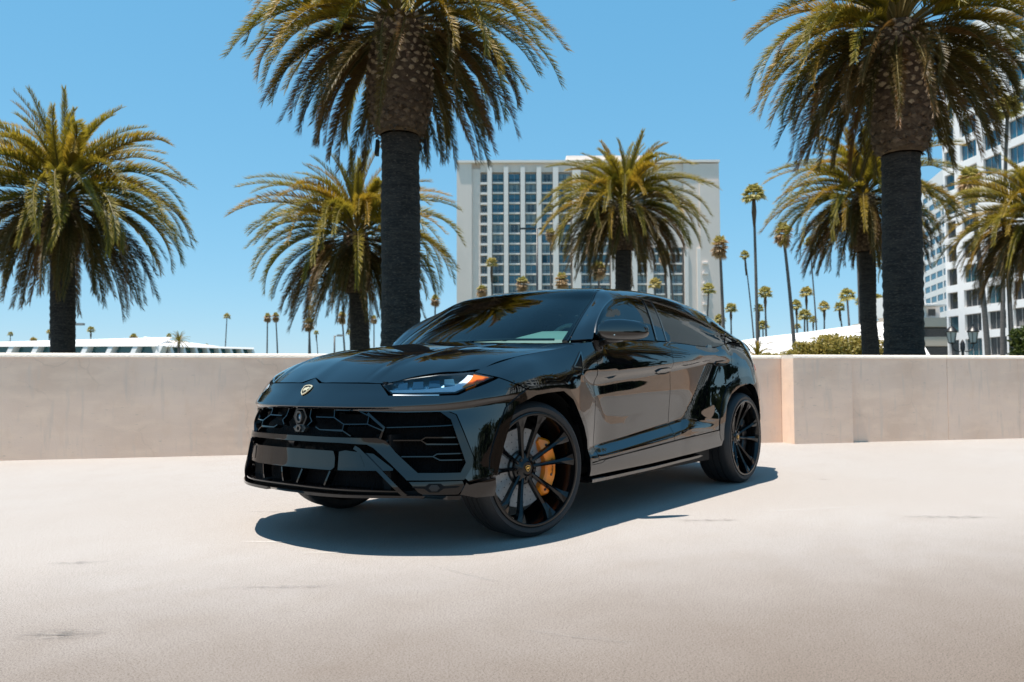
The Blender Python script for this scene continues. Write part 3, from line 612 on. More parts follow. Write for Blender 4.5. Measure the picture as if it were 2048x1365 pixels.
# wheels
def make_wheel(rear=False):
    hw = .15 if rear else .128; R = .392; r = .326
    tb = MB(); pr = [(r-.02, hw-.012), (r+.004, hw-.004), (r+.014, hw+.002), (r+.032, hw+.004), (R-.026, hw-.004), (R-.010, hw-.018), (R-.003, hw-.034)]
    g = hw-.036; n = 4
    for q in range(n):
        c = g-(q+.5)*2*g/n; pr += [(R, c+g/n*.8), (R, c-g/n*.8), (R-.009, c-g/n*.86), (R-.009, c-g/n*1.14)]
    pr = pr[:-2]; pr += [(R-.003, -hw+.034), (R-.010, -hw+.018), (R-.03, -hw+.002), (r, -hw+.006)]
    tb.lathe(pr, 96, 'y'); tyre = tb.build('tyre', RUB, None, ang=38)
    rb = MB(); rb.lathe([(r+.006, hw-.004), (r+.004, hw+.004), (r-.004, hw+.007), (r-.014, hw+.004), (r-.020, hw-.012), (r-.028, hw-.05), (r-.034, -hw+.03), (r-.01, -hw+.01)], 96, 'y')
    rim = rb.build('rim_barrel', RIM, None, ang=50)
    # spoke: wedge section, concave
    prof = [(.045, hw-.088, .011, .0), (.10, hw-.075, .010, .004), (.17, hw-.055, .0115, .007), (.225, hw-.036, .0145, .008), (.262, hw-.018, .022, .006), (r-.014, hw-.001, .040, .0)]
    V = []; 
    for rr, y, wd, rg in prof: V += [(rr, y-.030, -wd), (rr, y-.003, -wd*.92), (rr, y+rg, 0), (rr, y-.003, wd*.92), (rr, y-.030, wd)]
    F = [(i*5+j, i*5+j+1, (i+1)*5+j+1, (i+1)*5+j) for i in range(len(prof)-1) for j in range(4)]+[(i*5+4, i*5, (i+1)*5, (i+1)*5+4) for i in range(len(prof)-1)]
    sp = bpy.data.meshes.new('spoke'); sp.from_pydata(V, [], F); sp.materials.append(RIM); sp.polygons.foreach_set('use_smooth', [False]*len(F))
    bm = bmesh.new(); bm.from_mesh(sp); bmesh.ops.recalc_face_normals(bm, faces=bm.faces); bm.to_mesh(sp); bm.free()
    hb = MB(); hb.lathe([(.001, hw-.072), (.036, hw-.072), (.040, hw-.076), (.050, hw-.082), (.085, hw-.092), (.092, hw-.12)], 40, 'y')
    for k in range(5):
        t = math.radians(72*k+54); hb.lathe([(.001, hw-.078), (.010, hw-.078), (.013, hw-.10)], 6, 'y', c=(.062*math.cos(t), 0, .062*math.sin(t)))
    hub = hb.build('hub', RIM, None, ang=40)
    db = MB(); Ro = .232; y = hw-.135; db.lathe([(.10, y), (.10, y+.004), (Ro, y+.004), (Ro, y-.032), (.10, y-.032)], 72, 'y')
    db.lathe([(.001, y+.03), (.085, y+.03), (.10, y+.02), (.105, y)], 40, 'y', mi=1)
    for ring in range(24):
        for q in range(3):
            t = 2*math.pi*(ring+q*.33)/24; rr = .125+.04*q; db.lathe([(.001, y+.0045), (.0036, y+.0045)], 6, 'y', mi=2, c=(rr*math.cos(t), 0, rr*math.sin(t)))
    disc = db.build('brake_disc', [DISC, STEEL, DARK], None, ang=40)
    # caliper: thick arc with rounded blocks on the car-rear side
    cb = MB(); A0, A1 = math.radians(128), math.radians(236) # about -x side
    seg = 24; V = []
    for i in range(seg+1):
        t = A0+(A1-A0)*i/seg; q = i/seg; e_ = min(1, min(q, 1-q)*7+.15); dip = 1-.10*math.exp(-((q-.5)/.05)**2)-.06*math.exp(-((q-.28)/.03)**2)-.06*math.exp(-((q-.72)/.03)**2)
        ri = .158+.03*(1-e_); ro = (.243-.028*(1-e_))*(.985+.015*dip); yt = y+.020+.034*e_*dip
        for rr, yy in ((ri, y-.02), (ri, yt-.010), (ri+.012, yt), (ro-.014, yt), (ro, yt-.014), (ro, y-.05)): V.append((rr*math.cos(t), yy, rr*math.sin(t)))
    F = [(i*6+j, i*6+j+1, (i+1)*6+j+1, (i+1)*6+j) for i in range(seg) for j in range(5)]+[(0, 1, 2, 3, 4, 5), tuple(seg*6+j for j in range(5, -1, -1))]
    cb.add(V, F)
    for q in (.12, .40, .62, .88):
        t = A0+(A1-A0)*q; cb.lathe([(.001, y+.0575), (.007, y+.0575), (.009, y+.052)], 8, 'y', mi=1, c=(.20*math.cos(t), 0, .20*math.sin(t)))
    cal = cb.build('brake_caliper', [ORANGE if not rear else SATIN, STEEL], None, ang=35)
    bm = bmesh.new(); bm.from_mesh(cal.data); bmesh.ops.recalc_face_normals(bm, faces=bm.faces); bm.to_mesh(cal.data); bm.free()
    # lettering on the caliper
    tx = None
    if not rear:
        tc_ = bpy.data.curves.new('lettering', 'FONT'); tc_.body = 'LAMBORGHINI'; tc_.size = .016; tc_.align_x = 'CENTER'; tc_.extrude = .0004
        to = bpy.data.objects.new('lettering', tc_); COL.objects.link(to); bpy.context.view_layer.update()
        me = bpy.data.meshes.new_from_object(to); bpy.data.objects.remove(to); me.name = 'lettering'; me.materials.clear(); me.materials.append(DARK)
        co = np.array([v.co[:] for v in me.vertices]); out = []
        for a, b, c in co:
            t = math.radians(182)-a/.205; rr = .205+(b-.006)   # along arc
            out.append((rr*math.cos(t), y+.0555+c, rr*math.sin(t)))
        for v, p in zip(me.vertices, out): v.co = p
        tx = me
    cap = shield(0, 0, hw-.070, .036, None, name='centre_cap', ax='y')
    return dict(tyre=tyre, rim=rim, spoke=sp, hub=hub, disc=disc, cal=cal, text=tx, cap=cap, r=r)
def place_wheel(K, name, x, y, rz, phase, flipped, first):
    E = empty(name, (x, y, .392), rz); E.parent = CAR
    if flipped: E.rotation_euler = (0, 0, rz+math.pi)
    S_ = empty('spin'); COL.objects.unlink(S_); bpy.data.objects.remove(S_)
    def put(nm, ob, rot=0, me=None):
        o = ob if (first and me is None) else bpy.data.objects.new(nm, me or ob.data)
        if o.name not in COL.objects: COL.objects.link(o)
        o.parent = E; o.rotation_euler = (0, rot, 0); return o
    put('tyre', K['tyre']); put('rim_barrel', K['rim']); put('hub', K['hub'], -math.radians(phase)); put('brake_disc', K['disc'])
    c = put('brake_caliper', K['cal'])
    if flipped: c.scale = (-1, 1, 1)
    if K['text'] and not flipped: put('lettering', None, me=K['text'])
    loc = K['cap'].location.copy(); cc = put('centre_cap', K['cap'], -math.radians(0)); cc.location = loc
    for k in range(5):
        for d in (-14, 14):
            o = bpy.data.objects.new('spoke', K['spoke']); COL.objects.link(o); o.parent = E; o.rotation_euler = (0, -math.radians(90+72*k+d+phase), 0)
    return E
KF = make_wheel(); KR = make_wheel(True)
place_wheel(KF, 'front_wheel', 0.03, .83, math.radians(-13), -3, False, True); place_wheel(KF, 'front_wheel', 0.0, -.83, math.radians(-13), 20, True, False)
place_wheel(KR, 'rear_wheel', -3.003, .845, 0, 9, False, True); place_wheel(KR, 'rear_wheel', -3.003, -.845, 0, 9, True, False)
# wheel housings
for x in (0, -3.003):
    for s in (1, -1):
        mb = MB(); mb.lathe([(.455, .55*s), (.455, .955*s)], 28, 'y', c=(x, 0, .40), a0=0, a1=math.pi); mb.lathe([(.01, .55*s), (.455, .55*s)], 28, 'y', c=(x, 0, .40), a0=0, a1=math.pi); mb.build('wheel_housing', DARK, CAR, smooth=True)
SCUFFS = [(2.50, .62, .17, .075, 2.35, (.12, .11, .10), 1.), (-1.05, 1.50, .26, .06, 2.3, (.17, .155, .145), .95), (-2.12, 2.72, .34, .07, 2.2, (.17, .155, .145), .95), (1.95, -.5, .16, .05, 2.4, (.2, .18, .17), .8), (-3.6, 1.46, .10, .04, 2.2, (.16, .15, .14), .95), (1.06, -.17, .26, .014, 2.2, (.85, .82, .78), 1.), (1.03, .32, .20, .012, 2.3, (.85, .82, .78), 1.), (.95, 1.2, .30, .03, 1.5, (.26, .24, .22), .35), (-1.9, 1.9, .7, .014, 2.5, (.80, .77, .73), .7), (1.62, .70, .3, .04, 2.3, (.2, .18, .17), .6), (.44, -1.03, .22, .03, 2.3, (.22, .2, .19), .7), (1.4, 2.1, .3, .03, 1.9, (.26, .24, .22), .35)]
SECTIONS = [(0, 12.2, 0), (12.204, 27.64, 0), (27.645, 28.57, .30), (28.575, 30.2, .24), (30.205, 31.45, .243), (31.455, 38.8, .24)]
SHRUBS = [(-55.25, -18.0, .9, 2.3, 'small olive shrub right of the tail of the car'), (-56.2, -16.6, 1.0, 2.5, 'rounded olive shrub between the two tall fan palm trunks'), (-57.0, -15.5, 1.3, 3.1, 'bushy golden shrub under the row of fan palms'), (-57.9, -14.2, 1.6, 3.6, 'widest golden green shrub in front of the long white building'), (-58.9, -13.0, 1.5, 3.5, 'golden shrub just left of the crooked palm trunk'), (-59.6, -11.9, 1.2, 3.2, 'olive shrub filling the gap between the crooked and the thick palm trunks')]
SLAB = ['lone small fan palm above the end of the low white office', 'brown skirted fan palm half hidden by drooping fronds left of the bonnet', 'brown headed fan palm on a leaning stem left of the bonnet', 'small green fan palm top directly above a brown skirted crown left of the bonnet', 'round brown skirted fan palm just below a green one left of the bonnet', 'short leaning green fan palm right of the stacked pair of crowns', 'brown skirted fan palm beside the small street light', 'tiny green fan palm just left of the second trunk', 'fan palm crown peeping out between the two dark trunks', 'brown headed fan palm under the fronds left of the hotel',
'tiny green fan palm at the far left edge above the white roof', 'brown skirted fan palm at the far left edge before the teal windows', 'round brown fan palm second from the left edge before the white office', 'tiny fan palm touching the left side of the far left trunk', 'small green fan palm on a thin stem right of the far left trunk', 'brown fan palm right below the small green one by the far left trunk', 'dark stemmed brown fan palm at the middle of the low white office', 'tiny green fan palm over the peak of the low white office', 'little green fan palm between two teal windows of the low office', 'very tiny fan palm before the receding wing of the low office',
'brown fan palm crown at the foot of the blank left end of the hotel', 'green fan palm on a visible stem before the leftmost hotel windows', 'brown bushy crown just above the left part of the car roof', 'brown bushy crown right of the dark car park light', 'brown fan palm crown left of the thick trunk at the hotel middle', 'brown headed fan palm under the right-hand fronds of the hotel palm', 'yellow green fan palm just above the car roof right of the hotel palm', 'long leaning fan palm stem coming out of the fronds right of the hotel palm', 'tiny crowned fan palm with a long stem near the right end of the hotel', 'wide green fan palm before the blank right end of the hotel', 'small low green fan palm touching the sloping car roof', 'big brown skirted fan palm at the right corner of the hotel', 'green fan palm low over the car tail below the hotel corner', 'green fan palm just right of the hotel corner stem',
'tallest slender green fan palm in the open sky right of the hotel', 'small leaning fan palm left of the tallest slender one', 'brown bearded fan palm on a leaning stem left of the upper right crown', 'thin leaning fan palm whose small crown touches drooping fronds', 'wide brownish green fan palm right of the tallest slender stem', 'small crown crossed by the tallest slender stem', 'low crown at the foot of the tallest slender stem', 'green fan palm crossed by the leaning bearded palm stem', 'upright green fan palm with a second crown at its left', 'pale green fan palm below the upright one left of the thin leaning stem', 'tiny low fan palm beside the leaning bearded palm stem', 'tiny low fan palm touching the thin leaning stem', 'green fan palm with a thick sheath over the pale sloping roof', 'bottle-necked green fan palm over the shrubs', 'dark green broad crowned fan palm left of the crooked trunk', 'small crown hidden behind the crooked trunk', 'tall grey stem running up beside the crooked palm',
'green fan palm top in front of the upper floors of the white tower', 'brown shaggy fan palm crown before the middle floors of the white tower', 'grey stemmed fan palm nearest the hedge before the white tower', 'thin stem just right of the crooked trunk', 'skirted fan palm with its stem rising over the car roof before the hotel']
SLIMS = [(-183.4, -291.4, -183.5, -290.1, 26.2, 1.65, 'g'), (-171.2, -245.0, -170.9, -244.5, 23.1, 2.0, 'b'), (-173.8, -241.7, -172.7, -242.1, 23.3, 2.0, 'b'), (-204.6, -264.1, -204.2, -263.3, 29.5, 1.65, 'g'), (-123.3, -158.6, -122.7, -158.8, 14.5, 2.0, 'b'), (-229.8, -288.7, -228.6, -289.6, 21.5, 1.36, 'g'), (-147.6, -173.8, -146.5, -174.5, 18.3, 2.0, 'b'), (-225.2, -262.1, -224.8, -261.9, 20.4, 1.5, 'g'), (-215.0, -236.1, -214.5, -235.7, 24.5, 2.0, 'b'), (-163.0, -154.0, -162.7, -153.3, 23.1, 2.0, 'b'), (-143.3, -400.0, -143.3, -399.4, 21.2, 1.36, 'g'), (-103.8, -292.3, -103.4, -292.7, 11.9, 2.0, 'b'), (-119.0, -312.2, -119.0, -312.0, 14.6, 2.0, 'b'), (-154.4, -385.8, -154.1, -385.4, 22.1, 1.36, 'g'), (-149.7, -334.8, -149.4, -334.5, 20.9, 1.65, 'g'), (-120.9, -270.4, -120.7, -270.3, 12.1, 2.0, 'b'), (-129.0, -259.8, -129.2, -259.3, 14.4, 2.0, 'b'), (-187.7, -342.9, -187.6, -342.5, 20.2, 1.36, 'g'), (-165.2, -339.3, -165.1, -339.2, 15.5, 1.5, 'g'), (-237.3, -393.1, -237.2, -392.9, 18.9, 1.08, 'g'), (-149.3, -125.1, -148.9, -124.4, 22.6, 2.0, 'b'), (-163.1, -132.4, -162.0, -132.0, 31.6, 1.75, 'g'), (-130.6, -97.7, -130.0, -97.4, 20.6, 2.0, 'b'), (-128.4, -86.8, -128.1, -86.1, 20.3, 2.0, 'b'), (-126.7, -76.6, -126.1, -76.2, 21.4, 2.0, 'b'), (-167.4, -82.6, -166.1, -82.6, 29.1, 2.0, 'b'), (-176.3, -90.3, -175.4, -90.2, 24.0, 1.75, 'g'), (-191.9, -92.0, -188.3, -94.1, 41.7, 2.0, 'b'), (-287.9, -127.8, -285.1, -128.8, 43.4, 1.75, 'g'), (-171.3, -75.1, -171.2, -74.1, 21.1, 1.75, 'g'), (-233.8, -105.1, -233.0, -105.0, 24.2, 1.75, 'g'), (-113.4, -45.9, -112.4, -46.0, 21.0, 2.0, 'b'), (-200.6, -84.1, -200.2, -83.9, 16.2, 1.75, 'g'), (-187.8, -75.6, -187.3, -75.4, 17.8, 1.75, 'g'), (-110.3, -39.5, -109.1, -39.3, 27.2, 1.75, 'g'), (-244.8, -91.1, -241.5, -92.9, 39.4, 1.75, 'g'), (-115.6, -35.7, -113.8, -36.7, 22.1, 2.0, 'b'), (-257.0, -75.4, -254.0, -76.5, 43.7, 1.75, 'g'), (-168.5, -59.6, -167.9, -59.5, 19.0, 1.75, 'g'), (-245.6, -90.1, -244.8, -89.9, 22.5, 1.75, 'g'), (-207.8, -74.9, -207.4, -74.8, 14.5, 1.75, 'g'), (-213.4, -67.7, -212.8, -67.5, 19.9, 1.75, 'g'), (-199.6, -60.4, -198.7, -60.4, 21.7, 1.75, 'g'), (-185.4, -56.9, -185.2, -56.6, 15.0, 1.75, 'g'), (-328.1, -105.1, -327.6, -105.0, 21.4, 1.65, 'g'), (-313.7, -94.5, -313.2, -94.2, 22.9, 1.75, 'g'), (-217.8, -62.0, -217.4, -61.6, 19.5, 1.75, 'g'), (-221.5, -57.2, -219.9, -58.4, 19.3, 1.75, 'g'), (-159.6, -39.5, -158.6, -39.9, 16.4, 1.75, 'g'), (-243.2, -58.5, -242.3, -58.5, 22.7, 1.75, 'g'), (-195.2, -46.9, -193.3, -46.8, 39.1, 2.0, 'b'), (-106.8, -8.6, -106.3, -7.2, 32.5, 1.66, 'g'), (-98.9, -8.9, -96.9, -10.0, 22.5, 2.0, 'b'), (-107.7, -7.6, -106.7, -7.8, 17.2, 1.31, 'b'), (-269.2, -59.7, -268.1, -59.8, 25.5, 1.75, 'g'), (-171.1, -118.8, -169.8, -118.0, 39.1, 2.0, 'b')]
# ================================================================== setting
FH = Vector((-.78982, -.61334, 0)); RH = Vector((-.61343, .78974, 0))
CONC = mat('worn_concrete_deck', (.350, .321, .302), .88, bump=(230, .5, (1, 1, 1), .003), spec=.25, noise=[(.30, .45, .62, (.335, .298, .272), (1, 1, 1)), (2.2, .45, .75, (.325, .29, .264), (1, 1.5, 1)), (14, .5, .8, (.335, .305, .28), (1, 1, 1)), (150, .50, .63, (.19, .168, .15), (1, 1, 1)), (330, .56, .66, (.55, .51, .48), (1, 1, 1))])
STUC = mat('tan_stucco_wall', (.84, .62, .48), .9, bump=(60, .4, (1, 1, 1), .004), spec=.2, noise=[(.9, .42, .66, (.76, .54, .40), (1, 1, 1)), (3.0, .45, .72, (.88, .65, .49), (1, 1, 3)), (9, .55, .78, (.80, .57, .42), (1, 1, .5)), (5, .56, .70, (.74, .56, .44), (2.5, 2.5, .35)), (30, .64, .76, (.62, .47, .36), (.4, .4, 1.5))])
CAPM = mat('pale_wall_coping', (.78, .68, .57), .85, bump=(60, .4), noise=[(5, .5, .7, (.68, .60, .52), (1, 1, 1))])
EARTH = mat('street_level_ground', (.16, .15, .13), .95, noise=[(.05, .4, .6, (.10, .12, .06), (1, 1, 1))])
# hairline cracks and patched render on the wall
n = STUC.node_tree.nodes; l = STUC.node_tree.links; b_ = n['Principled BSDF']; src = b_.inputs['Base Color'].links[0].from_socket
tc = n.new('ShaderNodeTexCoord'); wn = n.new('ShaderNodeTexNoise'); wn.inputs['Scale'].default_value = 3.5; wn.inputs['Detail'].default_value = 6; l.new(tc.outputs['Object'], wn.inputs[0])
va = n.new('ShaderNodeMix'); va.data_type = 'VECTOR'; va.inputs[0].default_value = .22; l.new(tc.outputs['Object'], va.inputs[4]); l.new(wn.outputs['Color'], va.inputs[5])
vo = n.new('ShaderNodeTexVoronoi'); vo.feature = 'DISTANCE_TO_EDGE'; vo.inputs['Scale'].default_value = 1.5; l.new(va.outputs[1], vo.inputs['Vector'])
rg = n.new('ShaderNodeMapRange'); rg.inputs[1].default_value = .003; rg.inputs[2].default_value = .010; rg.inputs[3].default_value = 1; rg.inputs[4].default_value = 0; l.new(vo.outputs['Distance'], rg.inputs[0])
wm = n.new('ShaderNodeTexNoise'); wm.inputs['Scale'].default_value = .9; l.new(tc.outputs['Object'], wm.inputs[0]); rm = n.new('ShaderNodeMapRange'); rm.inputs[1].default_value = .50; rm.inputs[2].default_value = .62; rm.inputs[4].default_value = .25; l.new(wm.outputs[0], rm.inputs[0])
mu = n.new('ShaderNodeMath'); mu.operation = 'MULTIPLY'; l.new(rg.outputs[0], mu.inputs[0]); l.new(rm.outputs[0], mu.inputs[1])
mc = n.new('ShaderNodeMix'); mc.data_type = 'RGBA'; mc.inputs[7].default_value = (.50, .36, .27, 1); l.new(mu.outputs[0], mc.inputs[0]); l.new(src, mc.inputs[6]); l.new(mc.outputs[2], b_.inputs['Base Color'])
# foreground vignette painted into the concrete colour: darker and browner away from the wall
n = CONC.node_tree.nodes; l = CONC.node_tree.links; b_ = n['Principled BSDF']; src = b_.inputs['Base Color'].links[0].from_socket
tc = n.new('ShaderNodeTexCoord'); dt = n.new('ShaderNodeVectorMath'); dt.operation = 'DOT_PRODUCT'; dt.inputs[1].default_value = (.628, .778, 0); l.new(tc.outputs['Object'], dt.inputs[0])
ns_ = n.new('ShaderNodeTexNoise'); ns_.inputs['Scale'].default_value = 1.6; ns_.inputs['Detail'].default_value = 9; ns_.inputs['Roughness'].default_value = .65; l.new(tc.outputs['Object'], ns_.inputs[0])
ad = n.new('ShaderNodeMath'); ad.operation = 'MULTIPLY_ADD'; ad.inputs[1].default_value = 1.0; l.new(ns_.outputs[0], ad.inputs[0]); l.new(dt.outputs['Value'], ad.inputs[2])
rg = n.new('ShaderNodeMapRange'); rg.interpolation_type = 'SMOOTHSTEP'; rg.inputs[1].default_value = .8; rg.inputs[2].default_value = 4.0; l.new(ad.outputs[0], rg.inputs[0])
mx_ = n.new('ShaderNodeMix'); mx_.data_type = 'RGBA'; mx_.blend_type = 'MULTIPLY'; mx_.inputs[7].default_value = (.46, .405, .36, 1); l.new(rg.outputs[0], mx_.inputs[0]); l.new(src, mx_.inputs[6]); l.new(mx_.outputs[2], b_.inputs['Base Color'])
JOINT = mat('dark_joint_filler', (.10, .085, .075), .9)
A, B = Vector((14.0, -17.62, 0)), Vector((-16.2, 6.76, 0)); E1 = (B-A).normalized(); N1 = Vector((-E1.y, E1.x, 0))
if N1.dot(Vector((3.8, 3.7, 0))-A) < 0: N1 = -N1
C_ = B+N1*42; D_ = A+N1*42
pyd('distant_ground', [(-1500, -1500, -4), (1500, -1500, -4), (1500, 1500, -4), (-1500, 1500, -4)], [(0, 1, 2, 3)], EARTH)['kind'] = 'structure'
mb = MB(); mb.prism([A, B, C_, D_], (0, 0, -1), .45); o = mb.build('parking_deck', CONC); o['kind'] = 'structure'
bmx = bmesh.new(); bmx.from_mesh(o.data); bmesh.ops.recalc_face_normals(bmx, faces=bmx.faces); bmx.to_mesh(o.data); bmx.free()
# shallow scuffs and tyre marks on the deck
def decal(name, pts, mname, col, dens, sc, label):
    m = bpy.data.materials.new(mname); m.use_nodes = True; n = m.node_tree.nodes; l = m.node_tree.links
    b = n['Principled BSDF']; b.inputs['Base Color'].default_value = (*col, 1); b.inputs['Roughness'].default_value = .9
    tc = n.new('ShaderNodeTexCoord'); t = n.new('ShaderNodeTexNoise'); t.inputs['Detail'].default_value = 8; mp = n.new('ShaderNodeMapping'); mp.inputs['Scale'].default_value = sc
    l.new(tc.outputs['Object'], mp.inputs[0]); l.new(mp.outputs[0], t.inputs[0]); t.inputs['Scale'].default_value = 1
    r = n.new('ShaderNodeMapRange'); r.inputs[1].default_value = .50; r.inputs[2].default_value = .55; r.inputs[4].default_value = dens*.5; l.new(t.outputs[0], r.inputs[0])
    g = n.new('ShaderNodeTexGradient'); g.gradient_type = 'SPHERICAL'; mp2 = n.new('ShaderNodeMapping'); l.new(tc.outputs['Object'], mp2.inputs[0]); l.new(mp2.outputs[0], g.inputs[0])
    mp2.inputs['Scale'].default_value = (1/pts[2], 1/pts[3], 1)
    mm = n.new('ShaderNodeMath'); mm.operation = 'MULTIPLY'; l.new(r.outputs[0], mm.inputs[0]); l.new(g.outputs[0], mm.inputs[1]); mm2 = n.new('ShaderNodeMath'); mm2.operation = 'MULTIPLY'; mm2.inputs[1].default_value = 1.6; mm2.use_clamp = True; l.new(mm.outputs[0], mm2.inputs[0]); l.new(mm2.outputs[0], b.inputs['Alpha'])
    x, y, rx, ry, rz = pts
    o = pyd(name, [(-rx, -ry, 0), (rx, -ry, 0), (rx, ry, 0), (-rx, ry, 0)], [(0, 1, 2, 3)], m); o.location = (x, y, .004); o.rotation_euler = (0, 0, rz); o['kind'] = 'structure'
for (x, y, rx, ry, rz, col, d) in SCUFFS:
    decal('ground_scuff', (x, y, rx, ry, rz), 'scuff_mark', col, d, (9, 75, 1), '')
# tarred joints of the deck slabs, right of the picture, which the doors mirror
for i, s_ in enumerate((32.3, 33.5, 33.75, 35.4, 36.7, 36.9)):
    p = A+E1*s_+N1*.6; q_ = A+E1*s_+N1*30; d_ = E1*.022
    mbj = pyd('deck_joint', [p-d_, p+d_, q_+d_, q_-d_], [(0, 1, 2, 3)], JOINT); mbj.location.z = .004; mbj['kind'] = 'structure'
# parapet: sections with their own thickness, coping as a separate cap
def zt(s): return 1.206+.042*(s/38.8)     # coping height rises slightly along the ramped deck
SECT = SECTIONS
ANG = math.atan2(E1.y, E1.x)
WALL = empty('parapet_wall', A, ANG); tag(WALL, 'long low tan stucco parapet wall with pale coping running behind the car', 'wall')
def local_face(): return 1 if N1.dot(Vector((-E1.y, E1.x, 0))) > 0 else -1
LF = local_face()
for s0, s1, pr in SECT:
    mb = MB(); d0, d1 = -.24*LF, pr*LF
    z0, z1 = zt(s0)-.055, zt(s1)-.055; y0, y1 = sorted((d0, d1)); nseg = max(1, int((s1-s0)/1.0))
    V = []; 
    for i in range(nseg+1):
        s_ = s0+(s1-s0)*i/nseg; z = z0+(z1-z0)*i/nseg; V += [(s_, y0, -.3), (s_, y1, -.3), (s_, y1, z), (s_, y0, z)]
    F = [(4*i+a, 4*i+(a+1) % 4, 4*i+4+(a+1) % 4, 4*i+4+a) for i in range(nseg) for a in range(4)]+[(3, 2, 1, 0), tuple(4*nseg+a for a in range(4))]
    mb.add(V, F); o = mb.build('wall_panel', STUC, WALL); bmx = bmesh.new(); bmx.from_mesh(o.data); bmesh.ops.recalc_face_normals(bmx, faces=bmx.faces); bmx.to_mesh(o.data); bmx.free()
    # rounded coping
    V = []; q = [(y0-.008, 0), (y0-.008, .035), (y0+.012, .052), (y1-.020, .055), (y1+.004, .044), (y1+.012, .024), (y1+.012, .004), (y1+.002, 0)]
    for i in range(nseg+1):
        s_ = s0+(s1-s0)*i/nseg; z = z0+(z1-z0)*i/nseg; V += [(s_, y, z+h) for y, h in q]
    n = len(q); F = [(n*i+a, n*i+(a+1) % n, n*i+n+(a+1) % n, n*i+n+a) for i in range(nseg) for a in range(n)]+[tuple(range(n))[::-1], tuple(n*nseg+a for a in range(n))]
    mb = MB(); mb.add(V, F); o = mb.build('coping', CAPM, WALL, ang=50); bmx = bmesh.new(); bmx.from_mesh(o.data); bmesh.ops.recalc_face_normals(bmx, faces=bmx.faces); bmx.to_mesh(o.data); bmx.free()
W2 = empty('parapet_wall', B, math.atan2(N1.y, N1.x)); tag(W2, 'tan parapet wall closing the far right end of the deck, beyond the picture', 'wall')
mb = MB(); mb.box(0, 7, -.1, .12, -.3, 1.2); mb.build('wall_panel', STUC, W2)
FEN = empty('slat_fence', B+N1*7.02, math.atan2(N1.y, N1.x)); tag(FEN, 'brown timber slat fence beyond the right edge, seen only in the door reflections', 'fence')
WOOD = mat('weathered_brown_timber', (.20, .12, .07), .8, noise=[(2, .4, .65, (.11, .065, .04), (6, 6, 1))]); mb = MB(); mb.box(0, .115, -.02, .02, -.1, 1.15); sl = mb.build('slat', WOOD, FEN)
for k in range(1, 218):
    o = bpy.data.objects.new('slat', sl.data); COL.objects.link(o); o.parent = FEN; o.location = (k*.16, 0, .03*math.sin(k*12.9))
mb = MB(); mb.box(0, 34.9, .021, .06, .2, .28); mb.build('rail', WOOD, FEN); mb = MB(); mb.box(0, 34.9, .021, .06, .85, .93); mb.build('rail', WOOD, FEN)
# ================================================================== palms
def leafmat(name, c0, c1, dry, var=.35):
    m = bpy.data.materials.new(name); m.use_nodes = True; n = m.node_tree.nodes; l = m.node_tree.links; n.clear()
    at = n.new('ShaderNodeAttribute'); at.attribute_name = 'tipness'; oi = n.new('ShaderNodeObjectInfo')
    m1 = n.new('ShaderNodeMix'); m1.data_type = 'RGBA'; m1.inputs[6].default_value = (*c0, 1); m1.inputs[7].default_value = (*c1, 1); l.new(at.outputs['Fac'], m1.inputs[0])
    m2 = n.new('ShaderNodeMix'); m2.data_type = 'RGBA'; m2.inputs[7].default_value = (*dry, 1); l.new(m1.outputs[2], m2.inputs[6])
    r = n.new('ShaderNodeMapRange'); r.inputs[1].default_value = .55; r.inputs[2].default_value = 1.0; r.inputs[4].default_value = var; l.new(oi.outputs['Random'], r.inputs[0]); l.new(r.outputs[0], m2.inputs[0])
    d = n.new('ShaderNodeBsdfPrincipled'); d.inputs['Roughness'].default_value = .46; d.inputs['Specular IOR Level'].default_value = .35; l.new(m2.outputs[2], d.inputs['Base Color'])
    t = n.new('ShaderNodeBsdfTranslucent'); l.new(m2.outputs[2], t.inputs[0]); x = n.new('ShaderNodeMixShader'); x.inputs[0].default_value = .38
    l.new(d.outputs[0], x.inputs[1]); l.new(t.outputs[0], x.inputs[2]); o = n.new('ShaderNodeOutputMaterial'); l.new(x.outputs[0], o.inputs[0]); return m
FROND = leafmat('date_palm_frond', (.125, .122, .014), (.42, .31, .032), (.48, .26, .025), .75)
FRONDB = leafmat('date_palm_shaded_old_frond', (.060, .052, .012), (.19, .115, .025), (.25, .12, .04), .95)  # old lower fronds, colour darkened to paint in the shade under the crown
RACH = mat('frond_stalk', (.20, .15, .05), .5)
BARK = mat('grey_brown_palm_bark', (.036, .030, .027), .95, bump=(11, 1.0, (1.5, 1.5, 6)), noise=[(3, .4, .6, (.014, .012, .012), (1, 1, 6)), (14, .54, .68, (.09, .07, .058), (1, 1, 5))])
BOOT = mat('cut_leaf_base', (.46, .33, .22), .85, bump=(30, .4), noise=[(8, .45, .7, (.20, .13, .08), (1, 1, 1))])
BULB = mat('fibrous_crown_shaft', (.085, .05, .03), .95, bump=(22, 1, (1, 1, 1)), noise=[(9, .45, .7, (.16, .10, .06), (1, 1, 1))])
FANG = leafmat('fan_palm_green', (.24, .25, .06), (.56, .45, .15), (.55, .42, .14), .7)
FANB = leafmat('fan_palm_dead_skirt', (.36, .22, .11), (.55, .37, .20), (.26, .16, .08), .7)
SLIM = mat('slender_palm_bark', (.15, .13, .12), .95, bump=(6, .8, (1, 1, 6)), noise=[(2, .4, .65, (.09, .08, .075), (1, 1, 8))])
